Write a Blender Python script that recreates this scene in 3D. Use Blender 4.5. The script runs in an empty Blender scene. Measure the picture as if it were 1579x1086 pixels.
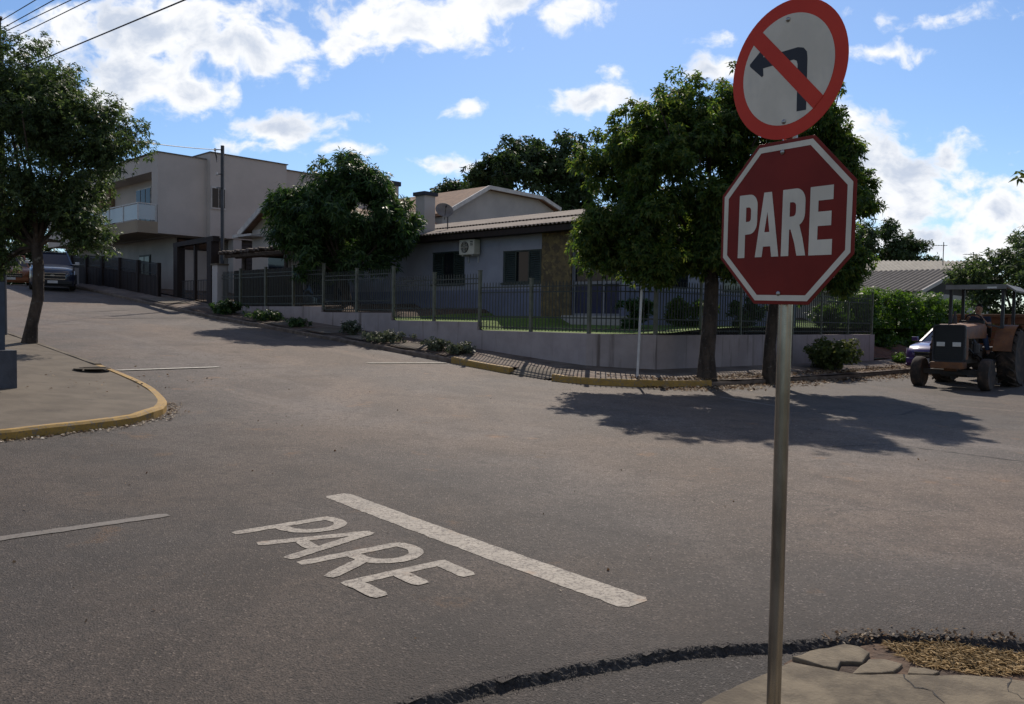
import bpy, bmesh, math, random
import numpy as np
from mathutils import Vector, Matrix
from mathutils.geometry import tessellate_polygon

random.seed(7)
rng = np.random.default_rng(7)
scene = bpy.context.scene
COL = scene.collection

# ------------------------------------------------------------------ camera
cam_d = bpy.data.cameras.new("camera")
cam_d.sensor_width = 36.0
cam_d.lens = 36.0 * 1250.0 / 1579.0
cam_d.clip_end = 3000.0
cam = bpy.data.objects.new("camera", cam_d)
COL.objects.link(cam)
_p, _r = math.atan(51 / 1250.0), 0.0157
_F = Vector((0, math.cos(_p), -math.sin(_p)))
_U0 = Vector((0, math.sin(_p), math.cos(_p)))
_X = Vector((1, 0, 0))
_R = _X * math.cos(_r) + _U0 * math.sin(_r)
_U = _U0 * math.cos(_r) - _X * math.sin(_r)
cam.matrix_world = Matrix(((_R.x, _U.x, -_F.x, 0), (_R.y, _U.y, -_F.y, 0), (_R.z, _U.z, -_F.z, 1.6), (0, 0, 0, 1)))
scene.camera = cam

# ------------------------------------------------------------------ light
SUN_EL, SUN_AZ = math.radians(42.5), math.radians(6)      # azimuth clockwise from +Y
scene.view_settings.view_transform = 'Standard'
scene.view_settings.look = 'None'
scene.view_settings.exposure = 0.0
scene.view_settings.gamma = 1.0
sl = bpy.data.lights.new("sun", 'SUN')
sl.energy = 4.4
sl.angle = math.radians(0.55)
sl.color = (1.0, 0.90, 0.78)
sun = bpy.data.objects.new("sun", sl)
COL.objects.link(sun)
sd = Vector((math.sin(SUN_AZ) * math.cos(SUN_EL), math.cos(SUN_AZ) * math.cos(SUN_EL), math.sin(SUN_EL)))
sun.rotation_euler = sd.to_track_quat('Z', 'Y').to_euler()
sun.location = (5, 40, 60)

world = bpy.data.worlds.new("World")
scene.world = world
world.use_nodes = True
WN, WL = world.node_tree.nodes, world.node_tree.links
WN.clear()

def wn(t, **k):
    n = WN.new(t)
    for a, b in k.items():
        setattr(n, a, b)
    return n

def wmath(op, a, b=None, clamp=False):
    n = wn('ShaderNodeMath', operation=op, use_clamp=clamp)
    for i, q in enumerate((a, b)):
        if q is None:
            continue
        if isinstance(q, (int, float)):
            n.inputs[i].default_value = q
        else:
            WL.new(q, n.inputs[i])
    return n.outputs[0]

sky = wn('ShaderNodeTexSky', sky_type='NISHITA', sun_disc=False)
sky.sun_elevation = SUN_EL
sky.sun_rotation = SUN_AZ
sky.air_density = 1.0
sky.dust_density = 0.3
sky.ozone_density = 3.0
SKY_STRENGTH = 0.105
tc = wn('ShaderNodeTexCoord')
sep = wn('ShaderNodeSeparateXYZ')
WL.new(tc.outputs['Generated'], sep.inputs[0])
dy = wmath('MAXIMUM', sep.outputs[1], 0.05)
qx, qz = wmath('DIVIDE', sep.outputs[0], dy), wmath('DIVIDE', sep.outputs[2], dy)
comb = wn('ShaderNodeCombineXYZ')
WL.new(qx, comb.inputs[0]); WL.new(qz, comb.inputs[1])
# warp the cloud plane a little so that banks do not read as ellipses
wz = wn('ShaderNodeTexNoise'); wz.inputs['Scale'].default_value = 9; wz.inputs['Detail'].default_value = 4
WL.new(comb.outputs[0], wz.inputs['Vector'])
wv = wn('ShaderNodeVectorMath', operation='SUBTRACT'); WL.new(wz.outputs['Color'], wv.inputs[0]); wv.inputs[1].default_value = (.5, .5, .5)
ws = wn('ShaderNodeVectorMath', operation='SCALE'); WL.new(wv.outputs[0], ws.inputs[0]); ws.inputs['Scale'].default_value = 0.06
wq = wn('ShaderNodeVectorMath', operation='ADD'); WL.new(comb.outputs[0], wq.inputs[0]); WL.new(ws.outputs[0], wq.inputs[1])
# cloud banks: (direction x/y, direction z/y, half width, half height, weight)
BANKS = [(-.43, .345, .14, .055, 1.0), (-.47, .29, .10, .05, 1.0), (-.33, .325, .09, .035, .95), (-.40, .272, .06, .028, .95),
         (-.55, .35, .07, .04, .8), (-.56, .29, .06, .03, .6), (-.12, .365, .115, .034, 1.0), (-.02, .392, .10, .026, .9),
         (-.20, .338, .05, .022, .9), (.065, .375, .045, .02, .8), (-.28, .233, .07, .022, .95), (.104, .272, .06, .02, .95),
         (.125, .303, .022, .014, .6), (.238, .308, .032, .015, .9), (.42, .205, .08, .05, 1.0), (.47, .165, .10, .055, 1.0),
         (.60, .135, .09, .04, .9), (.40, .24, .04, .025, .9), (.53, .215, .03, .028, .85), (.56, .10, .16, .03, .8), (.68, .16, .1, .045, .85),
         (-.066, .25, .03, .01, .55), (-.08, .187, .045, .011, .6), (.448, .332, .045, .010, .6), (.51, .372, .06, .012, .4),
         (-.2, .207, .03, .01, .5), (-.31, .21, .05, .012, .4), (.25, .345, .03, .01, .35), (-.66, .25, .05, .03, .8),
         (-.9, .3, .25, .1, 1.0), (.95, .3, .22, .1, 1.0), (.2, .62, .2, .07, 1.0), (-.4, .7, .3, .1, 1.0)]
field = None
for bx, bz, rx, rz, wt in BANKS:
    s_ = wn('ShaderNodeVectorMath', operation='SUBTRACT'); WL.new(wq.outputs[0], s_.inputs[0]); s_.inputs[1].default_value = (bx, bz, 0)
    m_ = wn('ShaderNodeVectorMath', operation='MULTIPLY'); WL.new(s_.outputs[0], m_.inputs[0]); m_.inputs[1].default_value = (1 / rx, 1 / rz, 0)
    l_ = wn('ShaderNodeVectorMath', operation='LENGTH'); WL.new(m_.outputs[0], l_.inputs[0])
    v_ = wmath('SUBTRACT', wt, wmath('MULTIPLY', l_.outputs['Value'], wt * .8))
    field = v_ if field is None else wmath('SMOOTH_MAX', field, v_)
    if field is not v_:
        field.node.inputs[2].default_value = 0.12
nz = wn('ShaderNodeTexNoise'); nz.inputs['Scale'].default_value = 24; nz.inputs['Detail'].default_value = 10; nz.inputs['Roughness'].default_value = .58
st = wn('ShaderNodeVectorMath', operation='MULTIPLY'); WL.new(wq.outputs[0], st.inputs[0]); st.inputs[1].default_value = (1, 1.35, 1)
WL.new(st.outputs[0], nz.inputs['Vector'])
dens = wmath('ADD', field, wmath('MULTIPLY', wmath('SUBTRACT', nz.outputs['Fac'], .5), 2.1))
front = wmath('GREATER_THAN', sep.outputs[1], 0.06)
mr = wn('ShaderNodeMapRange', interpolation_type='SMOOTHSTEP'); WL.new(dens, mr.inputs[0]); mr.inputs[1].default_value = .0; mr.inputs[2].default_value = .6
# unseen cloud behind and above, added to neutralise the blue fill in shade
nb = wn('ShaderNodeTexNoise'); nb.inputs['Scale'].default_value = 2.6; nb.inputs['Detail'].default_value = 8; nb.inputs['Roughness'].default_value = .55
WL.new(tc.outputs['Generated'], nb.inputs['Vector'])
mb_ = wn('ShaderNodeMapRange', interpolation_type='SMOOTHSTEP'); WL.new(nb.outputs['Fac'], mb_.inputs[0]); mb_.inputs[1].default_value = .48; mb_.inputs[2].default_value = .63
up_ = wn('ShaderNodeMapRange', interpolation_type='SMOOTHSTEP'); WL.new(sep.outputs[2], up_.inputs[0]); up_.inputs[1].default_value = .50; up_.inputs[2].default_value = .62
rest = wmath('MAXIMUM', wmath('SUBTRACT', 1, front), up_.outputs[0])
cover = wmath('MAXIMUM', wmath('MULTIPLY', mr.outputs[0], front), wmath('MULTIPLY', mb_.outputs[0], rest))
nz2 = wn('ShaderNodeTexNoise'); nz2.inputs['Scale'].default_value = 11; nz2.inputs['Detail'].default_value = 7
o2 = wn('ShaderNodeVectorMath', operation='ADD'); WL.new(wq.outputs[0], o2.inputs[0]); o2.inputs[1].default_value = (.012, -.03, 3.3)
WL.new(o2.outputs[0], nz2.inputs['Vector'])
thick = wmath('ADD', dens, wmath('MULTIPLY', wmath('SUBTRACT', nz2.outputs['Fac'], .5), 2.4))
mr2 = wn('ShaderNodeMapRange', interpolation_type='SMOOTHSTEP'); WL.new(thick, mr2.inputs[0]); mr2.inputs[1].default_value = .4; mr2.inputs[2].default_value = 1.35
ccol = wn('ShaderNodeMixRGB'); WL.new(mr2.outputs[0], ccol.inputs[0])
CLOUD = 1.05
fill_cloud = wn('ShaderNodeMixRGB'); fill_cloud.inputs[2].default_value = (.60, .53, .46, 1); WL.new(rest, fill_cloud.inputs[0]); WL.new(ccol.outputs[0], fill_cloud.inputs[1])  # the unseen cloud is dimmed and warmed to set the shade fill
ccol.inputs[1].default_value = (.97 * CLOUD, .98 * CLOUD, 1.0 * CLOUD, 1)
ccol.inputs[2].default_value = (.56 * CLOUD, .63 * CLOUD, .76 * CLOUD, 1)
tint = wn('ShaderNodeVectorMath', operation='MULTIPLY'); WL.new(sky.outputs[0], tint.inputs[0]); tint.inputs[1].default_value = (SKY_STRENGTH * .88, SKY_STRENGTH, SKY_STRENGTH * 1.15)
mixc = wn('ShaderNodeMixRGB'); WL.new(cover, mixc.inputs[0]); WL.new(tint.outputs[0], mixc.inputs[1]); WL.new(fill_cloud.outputs[0], mixc.inputs[2])
bg = wn('ShaderNodeBackground'); WL.new(mixc.outputs[0], bg.inputs[0]); bg.inputs[1].default_value = 1.0
wo = wn('ShaderNodeOutputWorld'); WL.new(bg.outputs[0], wo.inputs[0])

# ------------------------------------------------------------------ street frame and terrain
# s runs uphill along the street on the left, w runs along the street we stand beside
ES, EW = Vector((-.7239, .6899, 0)), Vector((.6899, .7239, 0))
SF = Matrix(((ES.x, EW.x, 0, 0), (ES.y, EW.y, 0, 0), (0, 0, 1, 0), (0, 0, 0, 1)))
_sk = np.array([-80, 4, 10, 13, 20.5, 28.4, 32.8, 41, 46, 60, 120.])
_gk = np.array([0, 0, .13, .25, .83, 1.42, 1.82, 2.6, 2.93, 3.05, 3.1])
_ss = np.linspace(-80, 120, 2001)
_kk = np.exp(-.5 * (np.arange(-30, 31) / 12.) ** 2); _kk /= _kk.sum()
_gg = np.convolve(np.pad(np.interp(_ss, _sk, _gk), 30, mode='edge'), _kk, 'valid')

def g(s):
    return float(np.interp(s, _ss, _gg))

def W(s, w, z=0.0):
    return Vector((ES.x * s + EW.x * w, ES.y * s + EW.y * w, z))

# ------------------------------------------------------------------ mesh helpers
class MB:
    def __init__(self, T=None):
        self.v, self.f, self.T = [], [], T
    def add(self, vs, fs):
        o = len(self.v)
        for p in vs:
            p = Vector(p)
            self.v.append(self.T @ p if self.T is not None else p)
        self.f.extend([tuple(i + o for i in q) for q in fs])
        return self
    def box(self, x0, x1, y0, y1, z0, z1):
        return self.add([(x0, y0, z0), (x1, y0, z0), (x1, y1, z0), (x0, y1, z0), (x0, y0, z1), (x1, y0, z1), (x1, y1, z1), (x0, y1, z1)],
                        [(0, 3, 2, 1), (4, 5, 6, 7), (0, 1, 5, 4), (1, 2, 6, 5), (2, 3, 7, 6), (3, 0, 4, 7)])
    def hexa(self, b, t):
        return self.add(list(b) + list(t), [(0, 3, 2, 1), (4, 5, 6, 7), (0, 1, 5, 4), (1, 2, 6, 5), (2, 3, 7, 6), (3, 0, 4, 7)])
    def prism(self, pts, d):
        n = len(pts); d = Vector(d); pts = [Vector(p) for p in pts]
        return self.add(pts + [p + d for p in pts], [tuple(range(n))[::-1], tuple(range(n, 2 * n))] + [(i, (i + 1) % n, n + (i + 1) % n, n + i) for i in range(n)])
    def bar(self, a, b, w, h=None, up=(0, 0, 1)):
        a, b = Vector(a), Vector(b); h = h or w
        d = (b - a).normalized(); up = Vector(up)
        if abs(d.dot(up)) > .98: up = Vector((1, 0, 0))
        x = d.cross(up).normalized() * (w / 2); y = x.cross(d).normalized() * (h / 2)
        return self.hexa([a - x - y, a + x - y, a + x + y, a - x + y], [b - x - y, b + x - y, b + x + y, b - x + y])
    def tube(self, pts, r, n=8, cap=True):
        pts = [Vector(p) for p in pts]; k = len(pts)
        rs = r if isinstance(r, (list, tuple)) else [r] * k
        vs, fs = [], []
        t = (pts[1] - pts[0]).normalized()
        x = t.orthogonal().normalized()
        for i in range(k):
            t = (pts[min(i + 1, k - 1)] - pts[max(i - 1, 0)]).normalized()
            x = (x - t * x.dot(t)).normalized(); y = t.cross(x)
            for j in range(n):
                a = 2 * math.pi * j / n
                vs.append(pts[i] + (x * math.cos(a) + y * math.sin(a)) * rs[i])
        for i in range(k - 1):
            for j in range(n):
                fs.append((i * n + j, i * n + (j + 1) % n, (i + 1) * n + (j + 1) % n, (i + 1) * n + j))
        if cap:
            fs.append(tuple(range(n))[::-1]); fs.append(tuple(range((k - 1) * n, k * n)))
        return self.add(vs, fs)
    def lathe(self, prof, c, axis, n=24):
        c, ax = Vector(c), Vector(axis).normalized(); x = ax.orthogonal().normalized(); y = ax.cross(x)
        vs, fs = [], []
        for r, h in prof:
            for j in range(n):
                a = 2 * math.pi * j / n
                vs.append(c + ax * h + (x * math.cos(a) + y * math.sin(a)) * r)
        for i in range(len(prof) - 1):
            for j in range(n):
                fs.append((i * n + j, i * n + (j + 1) % n, (i + 1) * n + (j + 1) % n, (i + 1) * n + j))
        fs.append(tuple(range(n))[::-1]); fs.append(tuple(range((len(prof) - 1) * n, len(prof) * n)))
        return self.add(vs, fs)
    def poly(self, outer, holes=(), fn=lambda a, b: (a, b, 0)):
        loops = [[Vector((a, b, 0)) for a, b in outer]] + [[Vector((a, b, 0)) for a, b in h] for h in holes]
        tri = tessellate_polygon(loops)
        flat = [q for l in loops for q in l]
        return self.add([fn(q.x, q.y) for q in flat], [tuple(t) for t in tri])
    def grid(self, rows):
        n = len(rows[0]); vs = [p for r in rows for p in r]
        return self.add(vs, [(i * n + j, i * n + j + 1, (i + 1) * n + j + 1, (i + 1) * n + j) for i in range(len(rows) - 1) for j in range(n - 1)])

WLOC = {}

def put(o, parent, loc):
    COL.objects.link(o)
    WLOC[o] = Vector(loc)
    if parent is not None:
        o.parent = parent
        o.location = Vector(loc) - WLOC[parent]
    else:
        o.location = loc
    return o

def build(mb, name, m, parent=None, smooth=False, bev=0, recalc=True, loc=None):
    if parent is not None:
        loc = WLOC[parent]
    elif loc is None:
        xs = [p.x for p in mb.v]; ys = [p.y for p in mb.v]
        loc = Vector(((min(xs) + max(xs)) / 2, (min(ys) + max(ys)) / 2, min(p.z for p in mb.v)))
    loc = Vector(loc)
    me = bpy.data.meshes.new(name)
    me.from_pydata([p - loc for p in mb.v], [], mb.f)
    if recalc:
        b = bmesh.new(); b.from_mesh(me)
        bmesh.ops.recalc_face_normals(b, faces=b.faces)
        b.to_mesh(me); b.free()
    me.materials.append(m)
    if smooth:
        me.polygons.foreach_set('use_smooth', [True] * len(me.polygons))
        me.set_sharp_from_angle(angle=math.radians(38))
    o = bpy.data.objects.new(name, me)
    put(o, parent, loc)
    if bev:
        b = o.modifiers.new('bevel', 'BEVEL'); b.width = bev; b.segments = 2; b.limit_method = 'ANGLE'
    return o

def fast_mesh(name, verts, nper, m, loc, parent=None, faces=None):
    """many separate faces of nper corners each, from a numpy array"""
    loc = np.array(loc, dtype=float)
    n = len(verts) // nper
    me = bpy.data.meshes.new(name)
    me.vertices.add(len(verts)); me.vertices.foreach_set('co', (verts - loc).astype(np.float32).ravel())
    me.loops.add(n * nper); me.loops.foreach_set('vertex_index', np.arange(n * nper, dtype=np.int32))
    me.polygons.add(n)
    me.polygons.foreach_set('loop_start', np.arange(0, n * nper, nper, dtype=np.int32))
    me.update(calc_edges=True); me.validate()
    me.materials.append(m)
    o = bpy.data.objects.new(name, me)
    return put(o, parent, loc)

def thing(name, label, cat, loc, group=None):
    o = bpy.data.objects.new(name, None)
    o.empty_display_size = .3
    put(o, None, Vector(loc))
    return tag(o, label, cat, group)

def tag(o, label, cat, group=None, kind=None):
    o['label'] = label; o['category'] = cat
    if group: o['group'] = group
    if kind: o['kind'] = kind
    return o

def struct(o, label, cat):
    return tag(o, label, cat, kind='structure')

# ------------------------------------------------------------------ materials
def new_mat(name):
    m = bpy.data.materials.new(name); m.use_nodes = True
    nt = m.node_tree
    return m, nt.nodes, nt.links, nt.nodes['Principled BSDF']

def nnoise(N, L, vec, scale, detail=5, rough=.55, stretch=None):
    if stretch:
        mp = N.new('ShaderNodeMapping'); mp.inputs['Scale'].default_value = stretch
        L.new(vec, mp.inputs['Vector']); vec = mp.outputs[0]
    n = N.new('ShaderNodeTexNoise'); n.inputs['Scale'].default_value = scale; n.inputs['Detail'].default_value = detail
    n.inputs['Roughness'].default_value = rough
    L.new(vec, n.inputs['Vector'])
    return n.outputs['Fac']

def nramp(N, L, fac, a, b):
    r = N.new('ShaderNodeMapRange'); r.interpolation_type = 'SMOOTHSTEP'
    r.inputs[1].default_value = a; r.inputs[2].default_value = b
    L.new(fac, r.inputs[0])
    return r.outputs[0]

def nmix(N, L, fac, a, b):
    x = N.new('ShaderNodeMixRGB')
    for i, q in ((0, fac), (1, a), (2, b)):
        if isinstance(q, (int, float)): x.inputs[i].default_value = q
        elif isinstance(q, tuple): x.inputs[i].default_value = (*q, 1)
        else: L.new(q, x.inputs[i])
    return x.outputs[0]

def nbump(N, L, B, h, strength, dist):
    b = N.new('ShaderNodeBump'); b.inputs['Strength'].default_value = strength; b.inputs['Distance'].default_value = dist
    L.new(h, b.inputs['Height']); L.new(b.outputs[0], B.inputs['Normal'])

def pm(name, c1, c2=None, scale=3, lo=.35, hi=.65, rough=.8, metal=0, spec=.4, bump=0, bscale=60, bdist=.01, stretch=None, stain=None, sscale=2, slo=.55, shi=.75, sstretch=None, coat=0):
    m, N, L, B = new_mat(name)
    t = N.new('ShaderNodeTexCoord').outputs['Object']
    c2 = c2 or tuple(x * .8 for x in c1)
    col = nmix(N, L, nramp(N, L, nnoise(N, L, t, scale, 7, .6, stretch), lo, hi), c1, c2)
    if stain:
        col = nmix(N, L, nramp(N, L, nnoise(N, L, t, sscale, 6, .6, sstretch), slo, shi), col, stain)
    L.new(col, B.inputs['Base Color'])
    B.inputs['Roughness'].default_value = rough; B.inputs['Metallic'].default_value = metal
    B.inputs['Specular IOR Level'].default_value = spec
    if coat: B.inputs['Coat Weight'].default_value = coat
    if bump:
        nbump(N, L, B, nnoise(N, L, t, bscale, 4), bump, bdist)
    return m

def leaf_mat(name, cols, trans=.35, rough=.45):
    m, N, L, B = new_mat(name)
    geo = N.new('ShaderNodeNewGeometry')
    r = N.new('ShaderNodeValToRGB'); e = r.color_ramp.elements
    while len(e) < len(cols): e.new(.5)
    for i, c in enumerate(cols):
        e[i].position = i / (len(cols) - 1); e[i].color = (*c, 1)
    L.new(geo.outputs['Random Per Island'], r.inputs[0])
    L.new(r.outputs[0], B.inputs['Base Color'])
    B.inputs['Roughness'].default_value = rough + .1
    B.inputs['Specular IOR Level'].default_value = .3
    tr = N.new('ShaderNodeBsdfTranslucent')
    hs = N.new('ShaderNodeHueSaturation'); hs.inputs['Saturation'].default_value = 1.15; hs.inputs['Value'].default_value = 2.0 if name != 'drygrass' else 1.1; hs.inputs['Hue'].default_value = .485
    L.new(r.outputs[0], hs.inputs['Color']); L.new(hs.outputs[0], tr.inputs[0])
    mx = N.new('ShaderNodeMixShader'); mx.inputs[0].default_value = trans
    L.new(B.outputs[0], mx.inputs[1]); L.new(tr.outputs[0], mx.inputs[2])
    L.new(mx.outputs[0], N['Material Output'].inputs[0])
    return m

def asphalt_mat(name, base, dust=.5, coarse=True):
    m, N, L, B = new_mat(name)
    t = N.new('ShaderNodeTexCoord').outputs['Object']
    b = base
    c = nmix(N, L, nramp(N, L, nnoise(N, L, t, .35, 5), .35, .65), tuple(x * .76 for x in b), tuple(x * 1.22 for x in b))
    c = nmix(N, L, nramp(N, L, nnoise(N, L, t, 1.7, 7, .65), .42, .66), c, tuple(x * .66 for x in b))
    # traffic polish along the streets
    c = nmix(N, L, nramp(N, L, nnoise(N, L, t, .8, 4, .5, (1.0, .16, 1)), .5, .72), c, tuple(x * 1.32 for x in b))
    # tyre streaks along the hill street, repairs and fine cracks
    def rot(sc):
        m1 = N.new('ShaderNodeMapping'); m1.inputs['Rotation'].default_value = (0, 0, -math.radians(136.4)); L.new(t, m1.inputs['Vector'])
        m2_ = N.new('ShaderNodeMapping'); m2_.inputs['Scale'].default_value = sc; L.new(m1.outputs[0], m2_.inputs['Vector']); return m2_.outputs[0]
    c = nmix(N, L, nramp(N, L, nnoise(N, L, rot((.09, 1.1, 1)), 1.0, 5, .6), .50, .74), c, tuple(x * 1.42 for x in b))
    c = nmix(N, L, nramp(N, L, nnoise(N, L, rot((.5, .13, 1)), 1.3, 6, .62), .55, .72), c, tuple(x * .58 for x in b))
    vc = N.new('ShaderNodeTexVoronoi'); vc.feature = 'DISTANCE_TO_EDGE'; vc.inputs['Scale'].default_value = .55
    wn_ = N.new('ShaderNodeTexNoise'); wn_.inputs['Scale'].default_value = 2.2; wn_.inputs['Detail'].default_value = 6; L.new(t, wn_.inputs['Vector'])
    wm_ = N.new('ShaderNodeMixRGB'); wm_.inputs[0].default_value = .3; L.new(t, wm_.inputs[1]); L.new(wn_.outputs['Color'], wm_.inputs[2]); L.new(wm_.outputs[0], vc.inputs['Vector'])
    ck_ = N.new('ShaderNodeMath'); ck_.operation = 'MULTIPLY'; L.new(nramp(N, L, vc.outputs['Distance'], .006, .0), ck_.inputs[0]); L.new(nramp(N, L, nnoise(N, L, t, .45, 3), .5, .62), ck_.inputs[1])
    c = nmix(N, L, ck_.outputs[0], c, tuple(x * .42 for x in b))
    # red soil dust
    d = nramp(N, L, nnoise(N, L, t, .55, 7, .62), .5, .74)
    dm = N.new('ShaderNodeMath'); dm.operation = 'MULTIPLY'; dm.inputs[1].default_value = dust; L.new(d, dm.inputs[0])
    c = nmix(N, L, dm.outputs[0], c, (.125, .092, .068))
    sp = nramp(N, L, nnoise(N, L, t, 1.5, 6, .6), .61, .73)
    dm2 = N.new('ShaderNodeMath'); dm2.operation = 'MULTIPLY'; dm2.inputs[1].default_value = dust; L.new(sp, dm2.inputs[0])
    c = nmix(N, L, dm2.outputs[0], c, (.19, .105, .05))
    # stone chips: light and dark
    vo = N.new('ShaderNodeTexVoronoi'); vo.inputs['Scale'].default_value = 95; L.new(t, vo.inputs['Vector'])
    sepc = N.new('ShaderNodeSeparateColor'); L.new(vo.outputs['Color'], sepc.inputs[0])
    c = nmix(N, L, nramp(N, L, sepc.outputs[0], .88, .96), c, tuple(min(1, x * 1.9 + .02) for x in b))
    c = nmix(N, L, nramp(N, L, sepc.outputs[1], .72, .9), c, tuple(x * .46 for x in b))
    c = nmix(N, L, nramp(N, L, nnoise(N, L, t, 9, 6, .7), .50, .68), c, tuple(x * .60 for x in b))
    c = nmix(N, L, nramp(N, L, nnoise(N, L, t, 17, 5, .7), .58, .72), c, tuple(x * 1.45 for x in b))
    tone = nmix(N, L, nramp(N, L, nnoise(N, L, t, .22, 4, .55), .38, .62), (1.05, .97, .89), (.95, .98, 1.02))
    tm_ = N.new('ShaderNodeVectorMath'); tm_.operation = 'MULTIPLY'; L.new(c, tm_.inputs[0]); L.new(tone, tm_.inputs[1]); c = tm_.outputs[0]
    pit = nramp(N, L, nnoise(N, L, t, 42, 6, .72), .55, .66)
    c = nmix(N, L, pit, c, tuple(x * .34 for x in b))
    c = nmix(N, L, nramp(N, L, nnoise(N, L, t, 34, 5, .7), .66, .76), c, tuple(x * 1.5 for x in b))
    if coarse:
        a = N.new('ShaderNodeAttribute'); a.attribute_name = 'coarse'
        c = nmix(N, L, a.outputs['Fac'], c, tuple(x * .5 for x in b))
        a2 = N.new('ShaderNodeAttribute'); a2.attribute_name = 'wear_tone'
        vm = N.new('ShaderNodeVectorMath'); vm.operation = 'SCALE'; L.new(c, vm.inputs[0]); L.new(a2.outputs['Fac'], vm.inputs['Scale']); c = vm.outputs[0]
    L.new(c, B.inputs['Base Color'])
    B.inputs['Roughness'].default_value = .8; B.inputs['Specular IOR Level'].default_value = .4
    n1 = nnoise(N, L, t, 110, 3, .7); 
    ad = N.new('ShaderNodeMath'); ad.operation = 'ADD'; L.new(n1, ad.inputs[0]); L.new(vo.outputs['Distance'], ad.inputs[1])
    ad2 = N.new('ShaderNodeMath'); ad2.operation = 'MULTIPLY_ADD'; L.new(nnoise(N, L, t, 42, 6, .72), ad2.inputs[0]); ad2.inputs[1].default_value = -1.6; L.new(ad.outputs[0], ad2.inputs[2])
    nbump(N, L, B, ad2.outputs[0], .75, .008)
    return m

def paint_mat(name, col, under, wear_tone=.5, crack=9):
    """road or kerb paint, worn through to what lies under it"""
    m, N, L, B = new_mat(name)
    t = N.new('ShaderNodeTexCoord').outputs['Object']
    c = nmix(N, L, nramp(N, L, nnoise(N, L, t, 6, 6), .3, .7), col, tuple(x * .74 for x in col))
    vo = N.new('ShaderNodeTexVoronoi'); vo.feature = 'DISTANCE_TO_EDGE'; vo.inputs['Scale'].default_value = crack
    wv_ = N.new('ShaderNodeMixRGB'); wv_.inputs[0].default_value = .12
    nt_ = N.new('ShaderNodeTexNoise'); nt_.inputs['Scale'].default_value = 12; L.new(t, nt_.inputs['Vector'])
    L.new(t, wv_.inputs[1]); L.new(nt_.outputs['Color'], wv_.inputs[2]); L.new(wv_.outputs[0], vo.inputs['Vector'])
    ck = nramp(N, L, vo.outputs['Distance'], .035, .0)
    c = nmix(N, L, ck, c, tuple(x * 1.3 for x in under))
    c = nmix(N, L, nramp(N, L, nnoise(N, L, t, 38, 7, .75), .62 - .16 * wear_tone, .74 - .1 * wear_tone), c, under)
    c = nmix(N, L, nramp(N, L, nnoise(N, L, t, 3.1, 6, .65), .58, .8), c, (.32, .21, .13))
    L.new(c, B.inputs['Base Color']); B.inputs['Roughness'].default_value = .75
    nbump(N, L, B, nnoise(N, L, t, 110, 3, .7), .4, .004)
    return m

ASPH = (.093, .075, .062)
M = {}
M['asphalt'] = asphalt_mat('asphalt', ASPH, .75)
M['old_asphalt'] = asphalt_mat('old_asphalt', (.052, .043, .036), .7, False)
M['lip'] = pm('fresh_asphalt_edge', (.028, .025, .023), (.065, .058, .052), scale=45, rough=.85, bump=.9, bscale=90, bdist=.02)
M['joint'] = pm('asphalt_joint', (.045, .042, .04), (.032, .03, .029), scale=20, rough=.85, bump=.5, bscale=90)
M['road_paint'] = paint_mat('road_paint', (.34, .30, .245), ASPH, 1.0)
M['bright_paint'] = paint_mat('bright_paint', (.52, .49, .42), ASPH, .2)
M['faded_paint'] = paint_mat('faded_paint', (.165, .148, .128), ASPH, 1.0)
M['yellow'] = paint_mat('yellow_kerb_paint', (.40, .235, .045), (.15, .12, .085), .75, 4)
M['kerb'] = pm('kerb_stone', (.17, .13, .10), (.09, .065, .05), scale=5, rough=.9, bump=.5, bscale=40)
M['concrete'] = pm('concrete', (.135, .110, .080), (.10, .08, .058), scale=2.2, rough=.9, bump=.35, bscale=70, stain=(.06, .048, .036), sscale=1.6, slo=.56, shi=.8)
M['slab'] = pm('broken_slab', (.19, .155, .105), (.10, .08, .055), scale=5, rough=.92, bump=.6, bscale=55, stain=(.06, .048, .034), sscale=3.2, slo=.52, shi=.72)
M['paving'] = pm('paving', (.19, .15, .12), (.10, .075, .058), scale=1.6, rough=.9, bump=.5, bscale=30, stain=(.10, .055, .035), sscale=1.1, slo=.5, shi=.68)
M['soil'] = pm('soil', (.12, .075, .048), (.06, .042, .03), scale=4, rough=.95, bump=.8, bscale=25, bdist=.03)
M['red_soil'] = pm('red_soil', (.15, .06, .035), (.08, .04, .028), scale=3, rough=.95, bump=.8, bscale=20, bdist=.04)
M['ground'] = pm('ground', (.10, .085, .05), (.06, .07, .03), scale=.4, rough=.95, bump=.5, bscale=8)
M['lawn'] = pm('lawn', (.085, .155, .022), (.15, .22, .035), scale=6, rough=.9, bump=.9, bscale=60, bdist=.04)
M['lowwall'] = pm('wall_render', (.36, .31, .305), (.29, .25, .245), scale=1.4, rough=.9, bump=.3, bscale=50, stain=(.11, .085, .075), sscale=3.2, slo=.54, shi=.74, sstretch=(1.6, 1.6, .10))
M['fence'] = pm('fence_paint', (.032, .038, .03), (.024, .028, .022), scale=8, rough=.5, spec=.5)
M['fence_post'] = pm('fence_post_paint', (.13, .135, .10), (.09, .095, .07), scale=6, rough=.55)
M['bluewall'] = pm('blue_grey_wall', (.31, .32, .385), (.265, .275, .33), scale=1.1, rough=.85, bump=.15, bscale=60, stain=(.2, .2, .24), sscale=2, slo=.58, shi=.85, sstretch=(1.4, 1.4, .15))
M['bluedado'] = pm('blue_dado', (.165, .18, .265), (.14, .155, .225), scale=1.3, rough=.8, bump=.15, bscale=60)
M['cream'] = pm('cream_wall', (.46, .42, .385), (.41, .375, .345), scale=.7, rough=.9, bump=.12, bscale=50, stain=(.3, .27, .24), sscale=1.3, slo=.6, shi=.85, sstretch=(1.3, 1.3, .12))
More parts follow.
